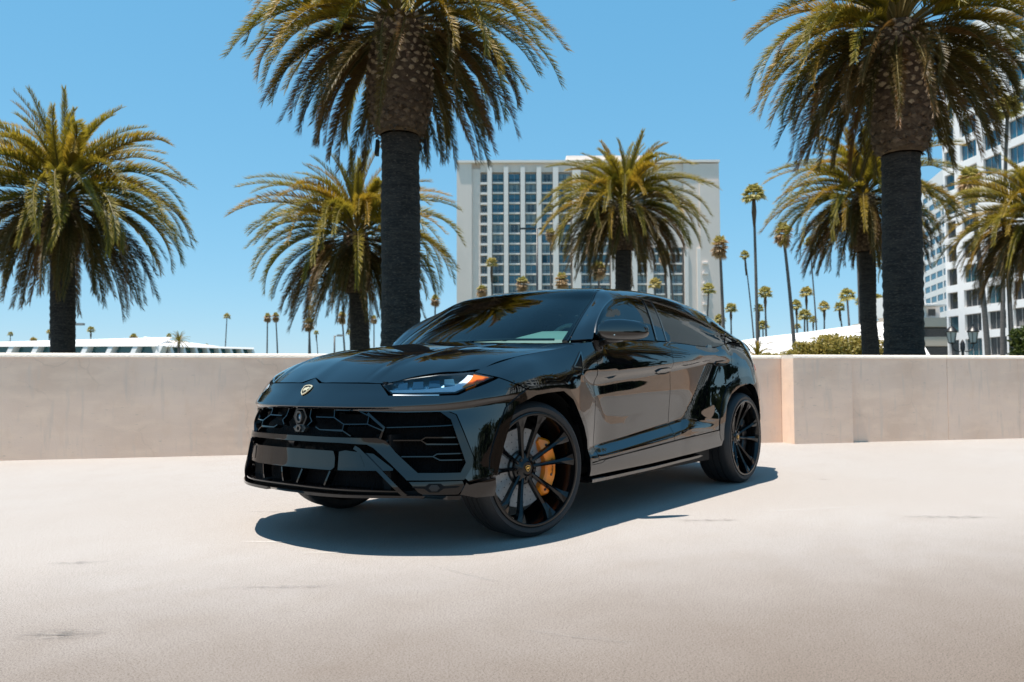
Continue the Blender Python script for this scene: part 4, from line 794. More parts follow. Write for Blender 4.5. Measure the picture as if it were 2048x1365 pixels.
def frond_mesh(elev, droop, L, seed, m, nl=165, wid=.044, ll=.45):
    """pinnate leaf in the x-z plane, base at the origin"""
    r = random.Random(seed); N = 22; pts = []; x = z = 0.; side = 0.; tw = r.uniform(-.25, .25)
    for i in range(N+1):
        s = i/N; a = elev-droop*(s**1.25); pts.append((Vector((x, side, z)), a)); x += math.cos(a)*L/N; z += math.sin(a)*L/N; side += tw*L/N*s*.5
    V = []; F = []; T = []
    def at(s):
        f = s*N; i = min(N-1, int(f)); t = f-i; return pts[i][0].lerp(pts[i+1][0], t), pts[i][1]*(1-t)+pts[i+1][1]*t
    # stalk
    for i in range(N+1):
        p, a = pts[i]; w_ = .036*(1-i/N)**.8+.005; nn = Vector((-math.sin(a), 0, math.cos(a)))
        V += [p+Vector((0, -w_, 0)), p+nn*w_*.6, p+Vector((0, w_, 0))]; T += [.6]*3
        if i: b = 3*i; F += [(b-3, b-2, b+1, b), (b-2, b-1, b+2, b+1)]
    ns = len(F)
    for k in range(nl):
        s = .17+.83*(k/(nl-1))**.95
        for sg in (1, -1):
            ss = min(1, s+r.uniform(-.006, .006)); p, a = at(ss); tang = Vector((math.cos(a), 0, math.sin(a))); nrm = Vector((-math.sin(a), 0, math.cos(a))); lat = Vector((0, sg, 0))
            l_ = ll*max(.60 if ss > .5 else 0, math.sin(math.pi*min(1, (ss*.86+.12)))**.5)*r.uniform(.92, 1.05)*(1 if ss > .2 else .6)
            sweep = math.radians(48+22*ss+r.uniform(-7, 7)); vv = math.radians(r.choice((14, 24, 34))+r.uniform(-4, 4))
            d = (lat*math.cos(sweep)+tang*math.sin(sweep)); d = (d*math.cos(vv)+nrm*math.sin(vv)).normalized()
            wv = tang*.5*wid*(1.1-.3*ss)+nrm*.006
            mid = p+d*l_*.5; d2 = (d+Vector((0, 0, -.06-.16*r.random()))).normalized(); tip = mid+d2*l_*.5
            b = len(V); V += [p-wv*.6, p+wv*.6, mid+wv, mid-wv, tip]; F += [(b, b+1, b+2, b+3), (b+3, b+2, b+4)]; T += [0, 0, .45, .45, 1]
    me = bpy.data.meshes.new('frond'); me.from_pydata([tuple(v) for v in V], [], F); at_ = me.attributes.new('tipness', 'FLOAT', 'POINT'); at_.data.foreach_set('value', T)
    me.materials.append(m); me.materials.append(RACH); me.polygons.foreach_set('material_index', [1]*ns+[0]*(len(F)-ns)); me.update(); return me
FR = []
for i, e in enumerate(np.linspace(82, -42, 12)):
    dr = [42, 54, 68, 82, 92, 96, 92, 84, 74, 62, 50, 40][i]
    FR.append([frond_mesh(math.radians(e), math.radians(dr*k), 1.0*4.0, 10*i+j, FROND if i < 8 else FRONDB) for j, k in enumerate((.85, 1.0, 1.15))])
def boot_mesh():
    V = [(0, -.5, 0), (0, 0, .38), (0, .5, 0), (0, 0, -.38), (.30, -.16, .10), (.30, .16, .10), (.34, 0, -.06), (.30, 0, .17)]
    F = [(0, 4, 7, 1), (1, 7, 5, 2), (2, 5, 6, 3), (3, 6, 4, 0), (4, 6, 5, 7)]
    me = bpy.data.meshes.new('leaf_base'); me.from_pydata(V, [], F); me.materials.append(BOOT); return me
BOOTM = boot_mesh(); BOOTD = BOOTM.copy(); BOOTD.materials[0] = mat('weathered_leaf_base', (.20, .13, .085), .9, noise=[(9, .4, .7, (.10, .06, .04), (1, 1, 1))])
def trunk_prof(mb, pts, rad, seg=28, ring=.0, seed=0):
    r = random.Random(seed); V = []; n = len(pts)
    for i, (p, R) in enumerate(zip(pts, rad)):
        R2 = R*(1+ring*(1 if i % 2 else -1)+r.uniform(-ring, ring)*.6)
        V += [(p[0]+R2*math.cos(t)*(1+.012*math.sin(5*t+i)), p[1]+R2*math.sin(t), p[2]) for t in [2*math.pi*j/seg for j in range(seg)]]
    F = [(i*seg+j, i*seg+(j+1) % seg, (i+1)*seg+(j+1) % seg, (i+1)*seg+j) for i in range(n-1) for j in range(seg)]
    mb.add(V, F)
def canary(x, y, zc, bx, by, label, tr, R, nf, bulb=1., boots=0, seed=1, wavy=None, lean=0, scale_lo=1.):
    """x,y,zc crown heart; bx,by where the trunk crosses the coping height; R crown radius; tr trunk radius"""
    r = random.Random(seed); root = empty('canary_palm', (bx, by, -4)); tag(root, label, 'palm tree', 'canary island date palms behind the wall')
    dx, dy = x-bx, y-by; H = zc+4; mb = MB(); zb = H-2.6*R/4*bulb; N = int(zb/.11); pts = []; rad = []
    for i in range(N+1):
        z = zb*i/N; f = max(0, (z-5.5)/(H-5.5)); w_ = wavy(z) if wavy else 0
        pts.append((dx*f+w_, dy*f, z)); rad.append(tr*(1.10-.12*min(1, z/8)+(.35*math.exp(-z*1.2)))*(1+.02*math.sin(z*2.1+seed)))
    trunk_prof(mb, pts, rad, 36, .022, seed); mb.build('trunk', BARK, root, ang=60)
    # fibrous swollen shaft under the crown
    mb = MB(); hb = 2.6*R/4*bulb; K = 26; pts = []; rad = []; pr = lambda q: tr*(1.02+.62*math.sin(math.pi*min(1, q*1.0))**.55) if q < .5 else tr*(1.64-.5*(q-.5)/.5)
    for i in range(K+1):
        q = i/K; pts.append((dx, dy, H-hb+hb*q*1.05)); rad.append(max(.05, pr(q))*(1 if i < K else .6))
    trunk_prof(mb, pts, rad, 40, .06, seed+3); mb.build('crown_shaft', BULB, root, smooth=True)
    cnt = 0
    if boots:
        nb = boots
        for k in range(nb):
            q = .07+.89*(k/nb); a = k*2.39996; rr = pr(q); z = H-hb+hb*q*1.05; s_ = .20*(1 if tr > .4 else .9)*(R/4)**.5
            if k >= 290: break
            o = bpy.data.objects.new('leaf_base', BOOTD if q < .36+r.uniform(-.06, .06) else BOOTM); COL.objects.link(o); o.parent = root; o.location = (dx+rr*.97*math.cos(a), dy+rr*.97*math.sin(a), z); o.rotation_euler = (0, math.radians(-18+r.uniform(-8, 8)), a); s_ *= 1.12 if q > .3 else r.uniform(.8, 1.25); o.scale = (s_*r.uniform(.9, 1.2), s_*r.uniform(.75, 1.15), s_*r.uniform(.75, 1.15))
        mb = MB()
        for k in range(420):
            q = r.uniform(0, .40)**1.1; a = r.uniform(0, 6.283); rr = pr(max(.03, q)); z = H-hb+hb*q*1.05; u_ = Vector((math.cos(a), math.sin(a), 0)); t_ = Vector((-math.sin(a), math.cos(a), 0)); p = Vector((dx, dy, z))+u_*rr*.97; l_ = r.uniform(.06, .20)*tr/.4; s_ = r.uniform(.02, .07)
            mb.add([p-t_*s_, p+t_*s_, p+u_*l_*.7+t_*r.uniform(-.08, .08)+Vector((0, 0, r.uniform(-.8, .3)*l_))], [(0, 1, 2)])
        o = mb.build('torn_fibre', BULB, root); o['kind'] = 'stuff'
    for k in range(nf):
        q = (k+.5)/nf; q = q**.74; idx = min(11, max(0, int(q*12+r.uniform(-.5, .5)))); a = k*2.39996+r.uniform(-.15, .15)
        if boots and idx >= 7 and r.random() < (.6 if tr > .4 else .3) and math.cos(a)*-FH.x+math.sin(a)*-FH.y > .74: continue
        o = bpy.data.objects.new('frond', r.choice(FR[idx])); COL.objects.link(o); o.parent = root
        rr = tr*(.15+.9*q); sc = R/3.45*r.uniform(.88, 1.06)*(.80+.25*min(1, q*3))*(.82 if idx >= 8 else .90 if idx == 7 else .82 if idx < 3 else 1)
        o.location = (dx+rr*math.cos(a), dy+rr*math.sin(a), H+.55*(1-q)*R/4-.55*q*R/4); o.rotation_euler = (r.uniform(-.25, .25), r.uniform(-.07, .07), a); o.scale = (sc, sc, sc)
    return root
canary(-8.59, -9.09, 8.95, -8.87, -9.31, 'giant strapped palm behind the bonnet with its crown cut by the top edge', .44, 3.15, 225, 1.28, 290, 3)
canary(-7.58, -23.62, 6.83, -7.77, -23.77, 'palm standing alone at the far left above the low white building', .37, 3.75, 185, .8, 60, 5)
canary(-15.47, -18.42, 6.15, -15.73, -18.41, 'palm partly hidden behind the giant dark trunk left of the hotel', .34, 3.5, 190, .95, 220, 8)
canary(-27.46, -14.21, 8.75, -27.66, -14.45, 'palm whose crown stands in front of the middle of the pale hotel', .36, 3.45, 185, .95, 230, 11)
canary(-31.98, -5.14, 8.65, -32.39, -5.1, 'palm with a crooked pinched trunk just left of the big right-hand trunk', .34, 3.55, 180, 1.05, 240, 14, wavy=lambda z: .14*math.sin(max(0, z-6)*1.1)*min(1, max(0, z-6)))
canary(-15.48, -.25, 8.75, -15.81, -.37, 'huge thick-trunked palm at the upper right overlapping the white tower', .42, 3.05, 215, 1.45, 290, 17)
canary(-34.6, .85, 7.28, -35.0, .55, 'palm cut by the right edge of the picture in front of the white tower', .36, 3.4, 165, .9, 120, 21)
for (x, y, z, s_, lab) in ((-22.5, 13.5, 8.2, 41, 'first palm beyond the end wall, seen only mirrored in the doors'), (-16.5, 20.5, 9.4, 43, 'second palm beyond the end wall, seen only mirrored in the side windows'), (-29.5, 17.0, 10.5, 45, 'tallest palm beyond the end wall, seen only mirrored in the side windows')):
    canary(x, y, z, x, y, lab, .4, 4.3, 90, 1.0, 0, s_)
# ring of torn fibre round the right-hand giant trunk, straps on the left one
STRAP = mat('black_strap', (.008, .008, .01), .7)
g = empty('trunk_light', (-8.80, -9.25, 6.15)); tag(g, 'dark strap with small black floodlights round the giant trunk behind the bonnet', 'floodlight')
mb = MB(); mb.lathe([(.452, -.03), (.462, -.03), (.462, .03), (.452, .03)], 32); mb.build('strap', STRAP, g)
for s_ in (1, -1):
    c = RH*(s_*.50); mb = MB(); mb.prism([Vector((c.x, c.y, .16))+FH*.08, Vector((c.x, c.y, .16))-FH*.08, Vector((c.x*1.05, c.y*1.05, -.18))-FH*.11, Vector((c.x*1.05, c.y*1.05, -.18))+FH*.11], RH, s_*.07); o = mb.build('floodlight_head', STRAP, g)
    bmx = bmesh.new(); bmx.from_mesh(o.data); bmesh.ops.recalc_face_normals(bmx, faces=bmx.faces); bmx.to_mesh(o.data); bmx.free()
# slender fan palms
def fan_crown(seed, brown):
    r = random.Random(seed); V = []; F = []; T = []; 
    n = 34 if not brown else 20
    def fan(org, d, R_, up_):
        d = d.normalized(); side = d.cross(Vector((0, 0, 1))).normalized() if abs(d.z) < .95 else Vector((1, 0, 0)); nn = side.cross(d); b0 = len(V); base = org+d*R_*.40
        w_ = .018; V.extend([org-side*w_, org+side*w_, base+side*w_, base-side*w_]); T.extend([.2]*4); F.append((b0, b0+1, b0+2, b0+3))
        M_ = 11
        for k in range(M_):
            a = math.radians(-78+156*k/(M_-1)); e_ = (d*math.cos(a)+side*math.sin(a)); L_ = R_*.66*(1-.22*abs(a))*r.uniform(.85, 1.1); p = side*math.cos(a)-d*math.sin(a)
            m_ = base+e_*L_*.62+nn*.03*r.uniform(-1, 1); t_ = base+e_*L_+Vector((0, 0, -L_*.28*r.uniform(.6, 1.4))); b = len(V); ww = .085*R_
            V.extend([base, m_+p*ww, t_, m_-p*ww]); T.extend([0, .4, 1, .4]); F.append((b, b+1, b+2, b+3))
    for k in range(n):
        q = (k+.5)/n; a = k*2.4+r.uniform(-.2, .2); el = math.radians(80-(105 if not brown else 70)*q+r.uniform(-8, 8))
        fan(Vector((0, 0, .1*(1-q))), Vector((math.cos(a)*math.cos(el), math.sin(a)*math.cos(el), math.sin(el))), r.uniform(.82, 1.05)*(1 if not brown else .8), 0)
    me = bpy.data.meshes.new('crown'); me.from_pydata([tuple(v) for v in V], [], F); at_ = me.attributes.new('tipness', 'FLOAT', 'POINT'); at_.data.foreach_set('value', T); me.materials.append(FANG); me.update()
    return me
def skirt(seed):
    r = random.Random(seed); V = []; F = []; T = []
    for k in range(52):
        a = k*2.4; el = math.radians(40-118*(k/52)**.9+r.uniform(-8, 8)); d = Vector((math.cos(a)*math.cos(el), math.sin(a)*math.cos(el), math.sin(el))); side = Vector((-math.sin(a), math.cos(a), 0)); org = Vector((0, 0, -.1-.35*k/52)); L_ = r.uniform(.55, 1.15)
        for j in range(6):
            aa = math.radians(-50+20*j+r.uniform(-6, 6)); e_ = d*math.cos(aa)+side*math.sin(aa); b = len(V); base = org+d*L_*.25; p = side*math.cos(aa)-d*math.sin(aa)
            m_ = base+e_*L_*.42; t_ = m_+(e_*.5+Vector((0, 0, -.30)))*L_*.6; V.extend([base, m_+p*.09, t_, m_-p*.09]); T.extend([0, .4, 1, .4]); F.append((b, b+1, b+2, b+3))
    me = bpy.data.meshes.new('dead_skirt'); me.from_pydata([tuple(v) for v in V], [], F); at_ = me.attributes.new('tipness', 'FLOAT', 'POINT'); at_.data.foreach_set('value', T); me.materials.append(FANB); me.update(); return me
FC = [fan_crown(100+i, False) for i in range(4)]; FCB = [fan_crown(120+i, True) for i in range(3)]; SK = [skirt(140+i) for i in range(3)]
for i, ((bx, by, tx, ty, tz, R, kd), lab) in enumerate(zip(SLIMS, SLAB)):
    r = random.Random(500+i); root = empty('fan_palm', (bx, by, -4)); tag(root, lab, 'palm tree', 'slender fan palms far behind the wall')
    dx, dy, H = tx-bx, ty-by, tz+4; d = math.hypot(bx-3.8, by-3.7); tr_ = .20 if kd == 'g' else .23
    mb = MB(); K = 9; mb.tube([(dx*(q**1.7), dy*(q**1.7), H*q) for q in [k/K for k in range(K+1)]], [tr_*(1.5-.6*k/K) if k else tr_*1.9 for k in range(K+1)], 8); mb.build('trunk', SLIM, root, smooth=True)
    if kd == 'g' and r.random() < .5:
        mb = MB(); mb.tube([(dx*.9, dy*.9, H*.86), (dx*.93, dy*.93, H*.93), (dx, dy, H)], [tr_*.9, tr_*1.9, tr_*1.2], 8); mb.build('dead_sheath', BULB, root, smooth=True)
    c = bpy.data.objects.new('crown', r.choice(FCB if kd == 'b' else FC)); COL.objects.link(c); c.parent = root; c.location = (dx, dy, H+.1*R); c.scale = (R*1.12,)*3; c.rotation_euler = (0, 0, r.uniform(0, 6))
    if kd == 'b':
        c.scale = (R*1.02,)*3; c.location.z = H+.15*R
        c = bpy.data.objects.new('dead_skirt', r.choice(SK)); COL.objects.link(c); c.parent = root; c.location = (dx, dy, H+.2*R); c.scale = (R*.85,)*3; c.rotation_euler = (0, 0, r.uniform(0, 6))
# ================================================================== buildings
HOT = mat('pale_hotel_concrete', (.80, .68, .60), .85, noise=[(.12, .42, .6, (.76, .645, .565), (1, 1, 1))])
HOTB = mat('bright_hotel_edge', (.86, .77, .70), .8)
WHITE = mat('white_painted_tower', (.82, .79, .77), .7, noise=[(.1, .4, .6, (.79, .76, .74), (1, 1, 1))])
BEIGE = mat('beige_garage_concrete', (.68, .55, .45), .85)
WGL = mat('blue_window_glass', (.008, .085, .14), .06, ior=1.9)
WG2 = mat('teal_window_glass', (.012, .07, .09), .06, ior=1.9)
WDK = mat('dark_window_glass', (.02, .025, .03), .08, ior=1.8)
CURT = mat('pale_curtain', (.22, .30, .33), .8)
MULL = mat('grey_window_mullion', (.36, .33, .31), .5)
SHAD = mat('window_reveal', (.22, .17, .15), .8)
def frameobj(name, p0, p1, label, cat, flip=None):
    """Empty at p0 with local x along p0->p1 and local -y towards the viewer"""
    d = Vector((p1[0]-p0[0], p1[1]-p0[1], 0)); e = empty(name, (p0[0], p0[1], -4), math.atan2(d.y, d.x)); tag(e, label, cat)
    n = Vector((d.y, -d.x, 0)); e_side = 1 if n.dot(Vector((3.8-p0[0], 3.7-p0[1], 0))) > 0 else -1   # -y local = (d.y,-d.x)
    return e, e_side
def fixn(o):
    b = bmesh.new(); b.from_mesh(o.data); bmesh.ops.recalc_face_normals(b, faces=b.faces); b.to_mesh(o.data); b.free(); return o
# window prototypes (unit local: x width, z height, front at y=0 facing -y)
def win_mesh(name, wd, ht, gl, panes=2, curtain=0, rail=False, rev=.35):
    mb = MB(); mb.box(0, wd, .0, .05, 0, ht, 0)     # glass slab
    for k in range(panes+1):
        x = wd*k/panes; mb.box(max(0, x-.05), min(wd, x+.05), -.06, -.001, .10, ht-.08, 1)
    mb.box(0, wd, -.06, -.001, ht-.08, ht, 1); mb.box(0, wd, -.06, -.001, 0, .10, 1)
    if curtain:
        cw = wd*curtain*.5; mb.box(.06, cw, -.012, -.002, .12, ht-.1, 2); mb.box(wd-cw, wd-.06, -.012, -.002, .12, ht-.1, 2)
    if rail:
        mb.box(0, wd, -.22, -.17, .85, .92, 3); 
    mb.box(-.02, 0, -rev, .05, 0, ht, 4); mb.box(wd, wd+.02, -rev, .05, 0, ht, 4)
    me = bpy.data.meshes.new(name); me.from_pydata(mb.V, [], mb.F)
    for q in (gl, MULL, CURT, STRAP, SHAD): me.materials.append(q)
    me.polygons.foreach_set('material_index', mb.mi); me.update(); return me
def place(me, name, parent, x, y, z, sy=1):
    o = bpy.data.objects.new(name, me); COL.objects.link(o); o.parent = parent; o.location = (x, y, z); o.scale = (1, sy, 1); return o
# --- hotel (77 m wide, 15 storeys)
hp0, hp1 = (-170.61, -152.11), (-217.86, -91.33)
h, sg = frameobj('hotel_tower', hp0, hp1, 'broad pale concrete hotel slab with white vertical fins behind the middle palm', 'building')
Y = -sg      # outward direction in local y
def hb(name, m, *bx):
    mb = MB()
    for (x0, x1, y0, y1, z0, z1) in bx: mb.box(x0, x1, min(y0*Y, y1*Y), max(y0*Y, y1*Y), z0, z1)
    return fixn(mb.build(name, m, h))
HT = 68.1
hb('main_wall', HOT, (0, 77, -18, -.8, 0, HT), (0, 4.4, -.795, .9, 0, HT-.02), (4.405, 6.9, -.795, .25, 0, HT-1.6), (66.5, 77, -.795, .9, 0, HT-.3), (71.2, 76.995, .905, 1.3, 0, HT-5.5))
hb('upper_blank_wall', HOT, (57.6, 66.495, -.795, .35, HT-25, HT-.25), (55.0, 57.59, -.795, .2, HT-8, HT-.25))
hb('parapet_edge', HOTB, (-.15, 77.15, -18.1, 1.35, HT+.005, HT+.7))
hb('penthouse', HOTB, (32.5, 58, -14, -3, HT+.71, HT+3.2))
hb('cornice', HOT, (6.91, 55, -.795, .3, HT-2.6, HT-.005))
for a_, b_, c_ in ((12, 15, 1.6), (20, 21.5, 2.2), (27, 31, 1.2), (62, 64, 1.8), (69, 72.5, 1.3)):
    hb('roof_unit', MULL, (a_, b_, -12, -9, HT+.705, HT+.7+c_))
hb('roof_mast', MULL, (66.9, 67.1, -6, -5.8, HT+.705, HT+4.5))
fins = [(8.95, 10.3), (13.8, 15.1), (18.7, 20.0), (23.4, 24.8), (28.2, 29.8), (33.9, 36.3), (45.1, 46.6), (51.1, 52.7), (55.6, 57.4), (61.1, 62.2), (66.5, 67.6), (70.2, 71.6)]
for a, b in fins:
    top = HT-1.2 if b < 57 else HT-26
    if a > 62.3: top = HT-25.5
    hb('fin', HOTB, (a, b, -.79, 1.25 if a not in (33.9,) else 1.6, 0, top))
wcols = [(10.45, 3.2), (15.3, 3.2), (20.2, 3.1), (25.0, 3.1), (30.0, 3.3), (36.5, 2.5), (39.3, 5.4), (47.0, 3.8), (52.9, 2.6), (57.6, 3.2), (62.4, 3.6), (67.75, 2.3)]
HW = {}
def hwin(wd, k):
    key = (wd, k)
    if key not in HW: HW[key] = win_mesh('window', wd, 2.55, (WG2, WGL, WG2, WDK)[k], 2, (0, .0, .75, .35)[k], True)
    return HW[key]
SLB = {}
def slab(x0, x1, y0, y1, z0, z1):
    k = tuple(round(v, 3) for v in (x1-x0, y0, y1, z1-z0))
    if k not in SLB:
        mb = MB(); mb.box(0, x1-x0, min(y0*Y, y1*Y), max(y0*Y, y1*Y), 0, z1-z0); SLB[k] = fixn(mb.build('balcony_slab', HOTB, h)); SLB[k].location = (x0, 0, z0)
    else: place(SLB[k].data, 'balcony_slab', h, x0, 0, z0)
rr_ = random.Random(4)
for row in range(20):
    z = HT-5.6-3.0*row
    if z < 6: break
    for ci, (x, wd) in enumerate(wcols):
        if x > 56 and row < (7 if x < 62 else 7): continue
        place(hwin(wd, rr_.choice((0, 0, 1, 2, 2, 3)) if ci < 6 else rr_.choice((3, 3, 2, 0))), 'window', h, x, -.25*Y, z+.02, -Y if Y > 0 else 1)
        slab(x, x+wd, -.79, .55, z-.43, z)
    slab(6.95, 8.9, -.79, 1.0, z-.75, z-.15)
    place(hwin(1.6, 3), 'window', h, 7.2, -.3*Y, z+.02, -Y if Y > 0 else 1)
    if row > 7: slab(71.65, 73.2, -.79, 1.8, z-.5, z)
# --- white office tower on the right, large windows
def grid_tower(name, p0, p1, label, W_, H_, x0, pitch, wd, zrow, rowp, wh, depth, glass_of, panes, top=None, corner=None, rec=.45):
    t, sg = frameobj(name, p0, p1, label, 'building'); Y = -sg
    mb = MB(); bx = lambda a, b, c, d, e, f: mb.box(a, b, min(c*Y, d*Y), max(c*Y, d*Y), e, f)
    bx(0, W_, -depth, -rec-.25, 0, H_); fixn(mb.build('core_wall', WHITE, t))
    cols = []; x = x0
    if corner: cols.append(corner)
    while x+wd < W_: cols.append((x, wd)); x += pitch
    rows = []; z = zrow
    while z+wh < H_-1: rows.append(z); z += rowp
    edges = [0]+[v for c in cols for v in (c[0], c[0]+c[1])]+[W_]
    for a, b in zip(edges[0::2], edges[1::2]):
        mb = MB(); bx(a, b, -rec-.245, 0, 0, H_); fixn(mb.build('pier', WHITE, t))
    zs = [0]+[v for z in rows for v in (z, z+wh)]+[H_]
    for c, d in zip(zs[0::2], zs[1::2]):
        mb = MB(); bx(.004, W_-.004, -rec-.24, -.006, c, d); fixn(mb.build('floor_band', WHITE, t))
    cache = {}
    for a, b in cols:
        for z in rows:
            g = glass_of(a, z); key = (b, g.name)
            if key not in cache: cache[key] = win_mesh('window', b, wh, g, panes if b > 3.3 else 1, 0, False, .0)
            place(cache[key], 'window', t, a, -rec*Y, z, -1 if Y > 0 else 1)
    return t
r3 = random.Random(9)
grid_tower('office_tower', (-154.33, -22.05), (-138.41, -8.63), 'tall white office tower with big blue windows at the right edge', 58, 64, 5.2, 6.2, 4.5, 8.35, 4.16, 2.95, 24, lambda a, z: (WGL if z > 33 else r3.choice((WDK, WDK, WG2))), 3, corner=(.5, 2.9))
grid_tower('office_tower', (-279.16, -48.69), (-255.84, -37.94), 'farther white tower with narrow bands of blue windows beside the thick right-hand trunk', 60, 66, 1.5, 6.6, 5.6, 10, 3.55, 1.9, 20, lambda a, z: WGL, 1, rec=.12)
# --- beige garage between the towers
g0_ = Vector((3.81, 3.70, 0))+FH*165+RH*(165*(1772-1024)/1600); g1_ = Vector((3.81, 3.70, 0))+FH*165+RH*(165*(1935-1024)/1600)
t, sg = frameobj('parking_garage', g0_, g1_, 'beige concrete garage with dark open floors at the foot of the white tower', 'building'); Y = -sg
mb = MB(); bx = lambda a, b, c, d, e, f: mb.box(a, b, min(c*Y, d*Y), max(c*Y, d*Y), e, f)
bx(0, 16.8, -16, -3, 0, 16.8); bx(0, 16.8, -3, 0, 15.3, 17.2); bx(0, 16.8, -3, 0, 11.3, 13.2); bx(0, 16.8, -3, 0, 0, 9.4)
fixn(mb.build('floor_band', BEIGE, t)); mb = MB(); bx(0, 8.8, -6, -.5, 17.22, 21.5); bx(8.8, 13, -6, -3, 17.22, 20.4); bx(5, 12.5, -2.9, .5, 19.6, 19.9); fixn(mb.build('stair_block', WHITE, t))
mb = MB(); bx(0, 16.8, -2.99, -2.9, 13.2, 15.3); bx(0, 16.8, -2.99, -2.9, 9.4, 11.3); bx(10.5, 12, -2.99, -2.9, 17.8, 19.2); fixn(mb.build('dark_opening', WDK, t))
# --- low white office, left, slanted fins
def slant_block(name, p0, p1, label, H0, H1, n, lean, zb, wh, dp=14):
    t, sg = frameobj(name, p0, p1, label, 'building'); Y = -sg; L = math.hypot(p1[0]-p0[0], p1[1]-p0[1]); mb = MB(); WD = 0.
    Q = lambda x, y, z: (x, y*Y, z)
    def hexa(c0, c1, m_=0):   # two quads joined
        mb.add(c0+c1, [(0, 1, 2, 3), (7, 6, 5, 4), (0, 4, 5, 1), (1, 5, 6, 2), (2, 6, 7, 3), (3, 7, 4, 0)], m_)
    hexa([Q(0, -dp, 0), Q(L, -dp, 0), Q(L, -dp, H1-.5), Q(0, -dp, H0-.5)], [Q(0, -1.5, 0), Q(L, -1.5, 0), Q(L, -1.5, zb+wh), Q(0, -1.5, zb+wh)])
    hexa([Q(0, -1.49, zb+wh), Q(L, -1.49, zb+wh-WD), Q(L, -dp*.45, H1), Q(0, -dp*.45, H0)], [Q(0, .5, zb+wh), Q(L, .5, zb+wh-WD), Q(L, .3, zb+wh-WD+.35), Q(0, .3, zb+wh+.35)])
    hexa([Q(0, -1.49, 0), Q(L, -1.49, 0), Q(L, -1.49, zb-WD), Q(0, -1.49, zb)], [Q(0, .1, 0), Q(L, .1, 0), Q(L, -.2, zb-WD), Q(0, -.2, zb)])
    fixn(mb.build('roof_and_walls', WHITE, t)); p = L/n
    for i in range(n+1):
        dz = WD*i/n; x = i*p; mb = MB(); a = .16*p
        hexa([Q(x-a-lean, -1.4, zb-1.2-dz), Q(x+a-lean, -1.4, zb-1.2-dz), Q(x+a+lean, -1.4, zb+wh+.1-dz), Q(x-a+lean, -1.4, zb+wh+.1-dz)], [Q(x-a*.6-lean, .9, zb-1.2-dz), Q(x+a*.6-lean, .9, zb-1.2-dz), Q(x+a*.6+lean, .35, zb+wh+.1-dz), Q(x-a*.6+lean, .35, zb+wh+.1-dz)]); fixn(mb.build('slanted_fin', WHITE, t))
        if i < n:
            mb = MB(); hexa([Q(x+a, -1.45, zb-dz), Q(x+p-a, -1.45, zb-dz-WD/n), Q(x+p-a, -1.45, zb+wh-dz-WD/n), Q(x+a, -1.45, zb+wh-dz)], [Q(x+a, -1.2, zb-dz), Q(x+p-a, -1.2, zb-dz-WD/n), Q(x+p-a, -1.2, zb+wh-dz-WD/n), Q(x+a, -1.2, zb+wh-dz)]); fixn(mb.build('window', TEAL, t))
    return t, Y, L, mb
TEAL = mat('green_tinted_glazing', (.015, .13, .15), .12, ior=1.7)
slant_block('low_office_building', (-48.0, -172.5), (-73.9, -140.43), 'long low white office with slanted fins and teal glass at the far left horizon', 12.0, 13.1, 9, .45, 9.7, 1.35)
slant_block('low_office_building', (-73.9, -140.43), (-93.7, -139.7), 'right wing of the low white office stepping down towards the bonnet', 13.1, 11.3, 8, -.35, 9.7, 1.3)
# --- pale hangar-like roof on the right horizon
t, sg = frameobj('long_white_building', (-120.5, -48.0), (-140.6, -21.5), 'long white building with a sloping roofline behind the bushes on the right', 'building'); Y = -sg
L = math.hypot(20.1, 26.5); zs = [(0, 10.6), (8, 11.9), (16, 12.8), (24, 13.9), (L, 15.0)]
mb = MB(); V = []
for x, z in zs: V += [(x, 0, 0), (x, 0, z*.45), (x, 9*-Y, z), (x, 30*-Y, z), (x, 30*-Y, 0)]
n = len(zs); mb.add(V, [(5*i+a, 5*i+(a+1) % 5, 5*i+5+(a+1) % 5, 5*i+5+a) for i in range(n-1) for a in range(5)]+[(0, 1, 2, 3, 4), tuple(5*(n-1)+a for a in range(5))]); fixn(mb.build('wall', WHITE, t))
mb = MB()
for f in (.80, .90):
    for i in range(n-1): (xa, za), (xb, zb_) = zs[i], zs[i+1]; g_ = lambda z, q: (-(9*(q-.45)/.55)*Y+.05*Y, z*q+.06); mb.add([(xa, *g_(za, f)), (xb, *g_(zb_, f)), (xb, *g_(zb_, f+.012)), (xa, *g_(za, f+.012))], [(0, 1, 2, 3)])
mb.build('roof_seam', MULL, t)
